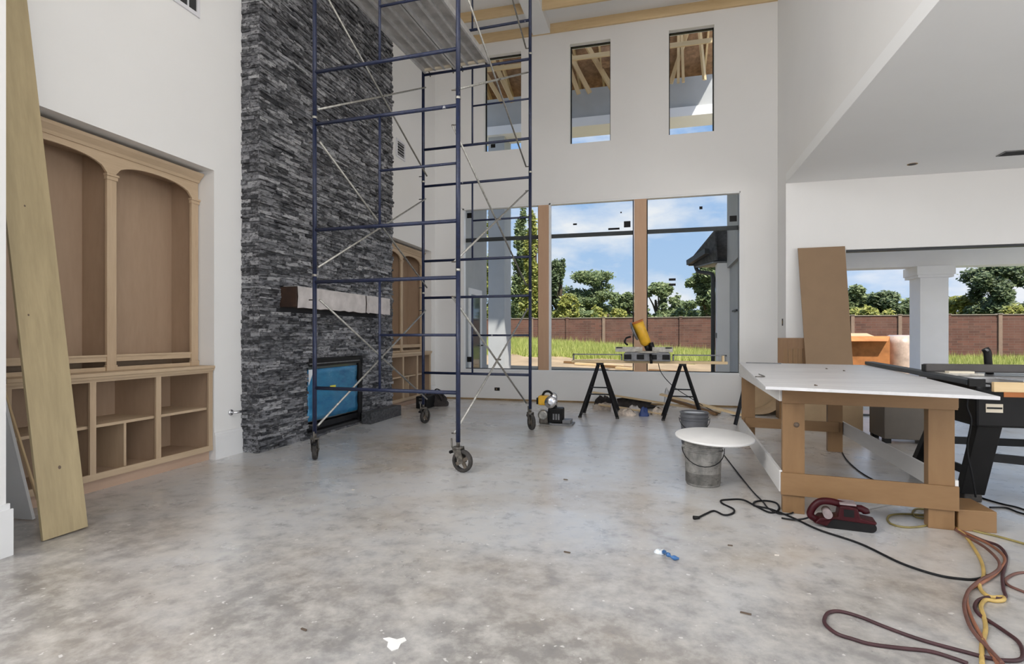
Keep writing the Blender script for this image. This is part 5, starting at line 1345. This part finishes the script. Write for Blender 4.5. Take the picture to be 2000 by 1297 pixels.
T(smooth_path([(0.80, 12.76, 2.78), (0.86, 12.7, 2.62), (1.05, 12.45, 2.55), (1.13, 12.32, 2.45), (1.13, 12.32, 2.0), (1.13, 12.32, -0.1)]), 0.042, 10).build('downspout', 'gutter_metal', ev)

# lower patio beyond the side room
struct('patio_slab', B((1.75, YR + 0.2, -0.15), (9.6, 13.2, -0.01)), 'patio_concrete', 'pale patio slab beyond the wide opening')
struct('patio_ceiling', MB().box((2.1, YR + 0.2, 2.95), (9.6, 12.7, 3.05)).box((1.75, 10.0, 2.95), (2.1, 12.7, 3.05)), 'stucco_white', 'white patio ceiling')
struct('patio_beam', B((1.56, 12.02, 2.515), (9.6, 12.42, 2.95)), 'stucco_white', 'white patio beam across the wide opening')
pc_ = thing('patio_column', (5.03, 12.22, 0), 'square white patio column with a stepped capital', 'column')
B((4.80, 12.0, -0.05), (5.26, 12.46, 2.30)).build('shaft', 'stucco_white', pc_, 0.004)
MB().box((4.74, 11.94, 2.30), (5.32, 12.52, 2.35)).box((4.72, 11.92, 2.35), (5.34, 12.54, 2.515)).build('capital', 'stucco_white', pc_, 0.004)
B((4.74, 11.94, -0.05), (5.32, 12.52, 0.2)).build('plinth', 'stucco_white', pc_, 0.004)
struct('door_2', MB().box((2.72, YR + 0.08, 0), (7.6, YR + 0.14, 0.025)).box((2.72, YR + 0.05, 2.46), (7.6, YR + 0.15, 2.49)), 'gutter_metal', 'dark track of the wide patio opening')
# orange crate and plastic sack in the yard
a = back_pt(1645, 655, 15.6); b = back_pt(1738, 655, 15.6); c_ = back_pt(1768, 655, 15.6)
cr_ = thing('shipping_carton', ((a[0] + b[0]) / 2, 16, -0.15), 'big open orange-brown carton standing in the yard', 'box')
x0, x1 = a[0], b[0]
for (p, q) in (((x0, 15.6, -0.15), (x1, 15.62, 1.18)), ((x0, 16.6, -0.15), (x1, 16.62, 1.18)), ((x0, 15.62, -0.15), (x0 + 0.02, 16.6, 1.18)), ((x1 - 0.02, 15.62, -0.15), (x1, 16.6, 1.18))):
    B(p, q).build('side', 'crate_orange', cr_)
MB().prism([(x0, 15.6, 1.18), (x1, 15.6, 1.18), (x1 - 0.1, 15.42, 1.06), (x0 + 0.1, 15.42, 1.06)], (0, 0, 0.012)).build('flap', 'crate_orange', cr_)
MB().prism([(x0, 16.62, 1.18), (x1, 16.62, 1.18), (x1 - 0.1, 16.85, 1.26), (x0 + 0.1, 16.85, 1.26)], (0, 0, 0.012)).build('flap', 'cardboard', cr_)
r = random.Random(8); vs, fs = [], []
nu, nv = 18, 9
cx, cy = (b[0] + c_[0]) / 2 + 0.22, 16.1
for j in range(nv + 1):
    z = -0.15 + 1.3 * j / nv
    for i in range(nu):
        th = 2 * math.pi * i / nu; q = (1 - 0.25 * (j / nv) ** 4) * (1 + r.uniform(-0.08, 0.08))
        vs.append((cx + 0.36 * q * math.cos(th), cy + 0.4 * q * math.sin(th), z + (r.uniform(-0.06, 0.08) if j == nv else 0)))
for j in range(nv):
    for i in range(nu): fs.append((j * nu + i, j * nu + (i + 1) % nu, (j + 1) * nu + (i + 1) % nu, (j + 1) * nu + i))
fs.append([nv * nu + i for i in range(nu)])
one('plastic_sack', MB().add(vs, fs, True), 'bag_plastic', 'tall crumpled pale plastic sack beside the orange carton', 'sack')
# loose boards in the yard
r = random.Random(17)
labs = ['brown board lying on the soil, left in the middle pane', 'pale board lying on the soil beside the saw stand', 'short brown plank on the soil in the middle pane', 'plank on the soil under the mitre saw', 'long plank on the soil, left in the right pane', 'plank on the soil, middle of the right pane', 'crooked plank on the soil near the downspout', 'low stack board at the left of the middle pane']
for i, (pa, pb) in enumerate((((1095, 707), (1165, 709)), ((1120, 716), (1215, 712)), ((1180, 706), (1232, 709)), ((1205, 716), (1240, 713)), ((1268, 716), (1345, 721)), ((1290, 708), (1372, 712)), ((1330, 716), (1385, 709)), ((1080, 712), (1110, 714)))):
    a = back_pt(pa[0], pa[1], 18.6); b = back_pt(pb[0], pb[1], 18.2)
    za = ground_z(a[0], 18.6) + 0.05; zb = ground_z(b[0], 18.2) + 0.05
    one('yard_plank', MB().bar((a[0], 19.4 - 0.36 * i, ground_z(a[0], 19.4 - 0.36 * i) + 0.09), (b[0], 19.2 - 0.36 * i, ground_z(b[0], 19.2 - 0.36 * i) + 0.09), 0.2, 0.07), 'pine' if i % 2 else 'table_wood_h', labs[i], 'plank', 'planks lying in the yard')
bpy.context.view_layer.update()
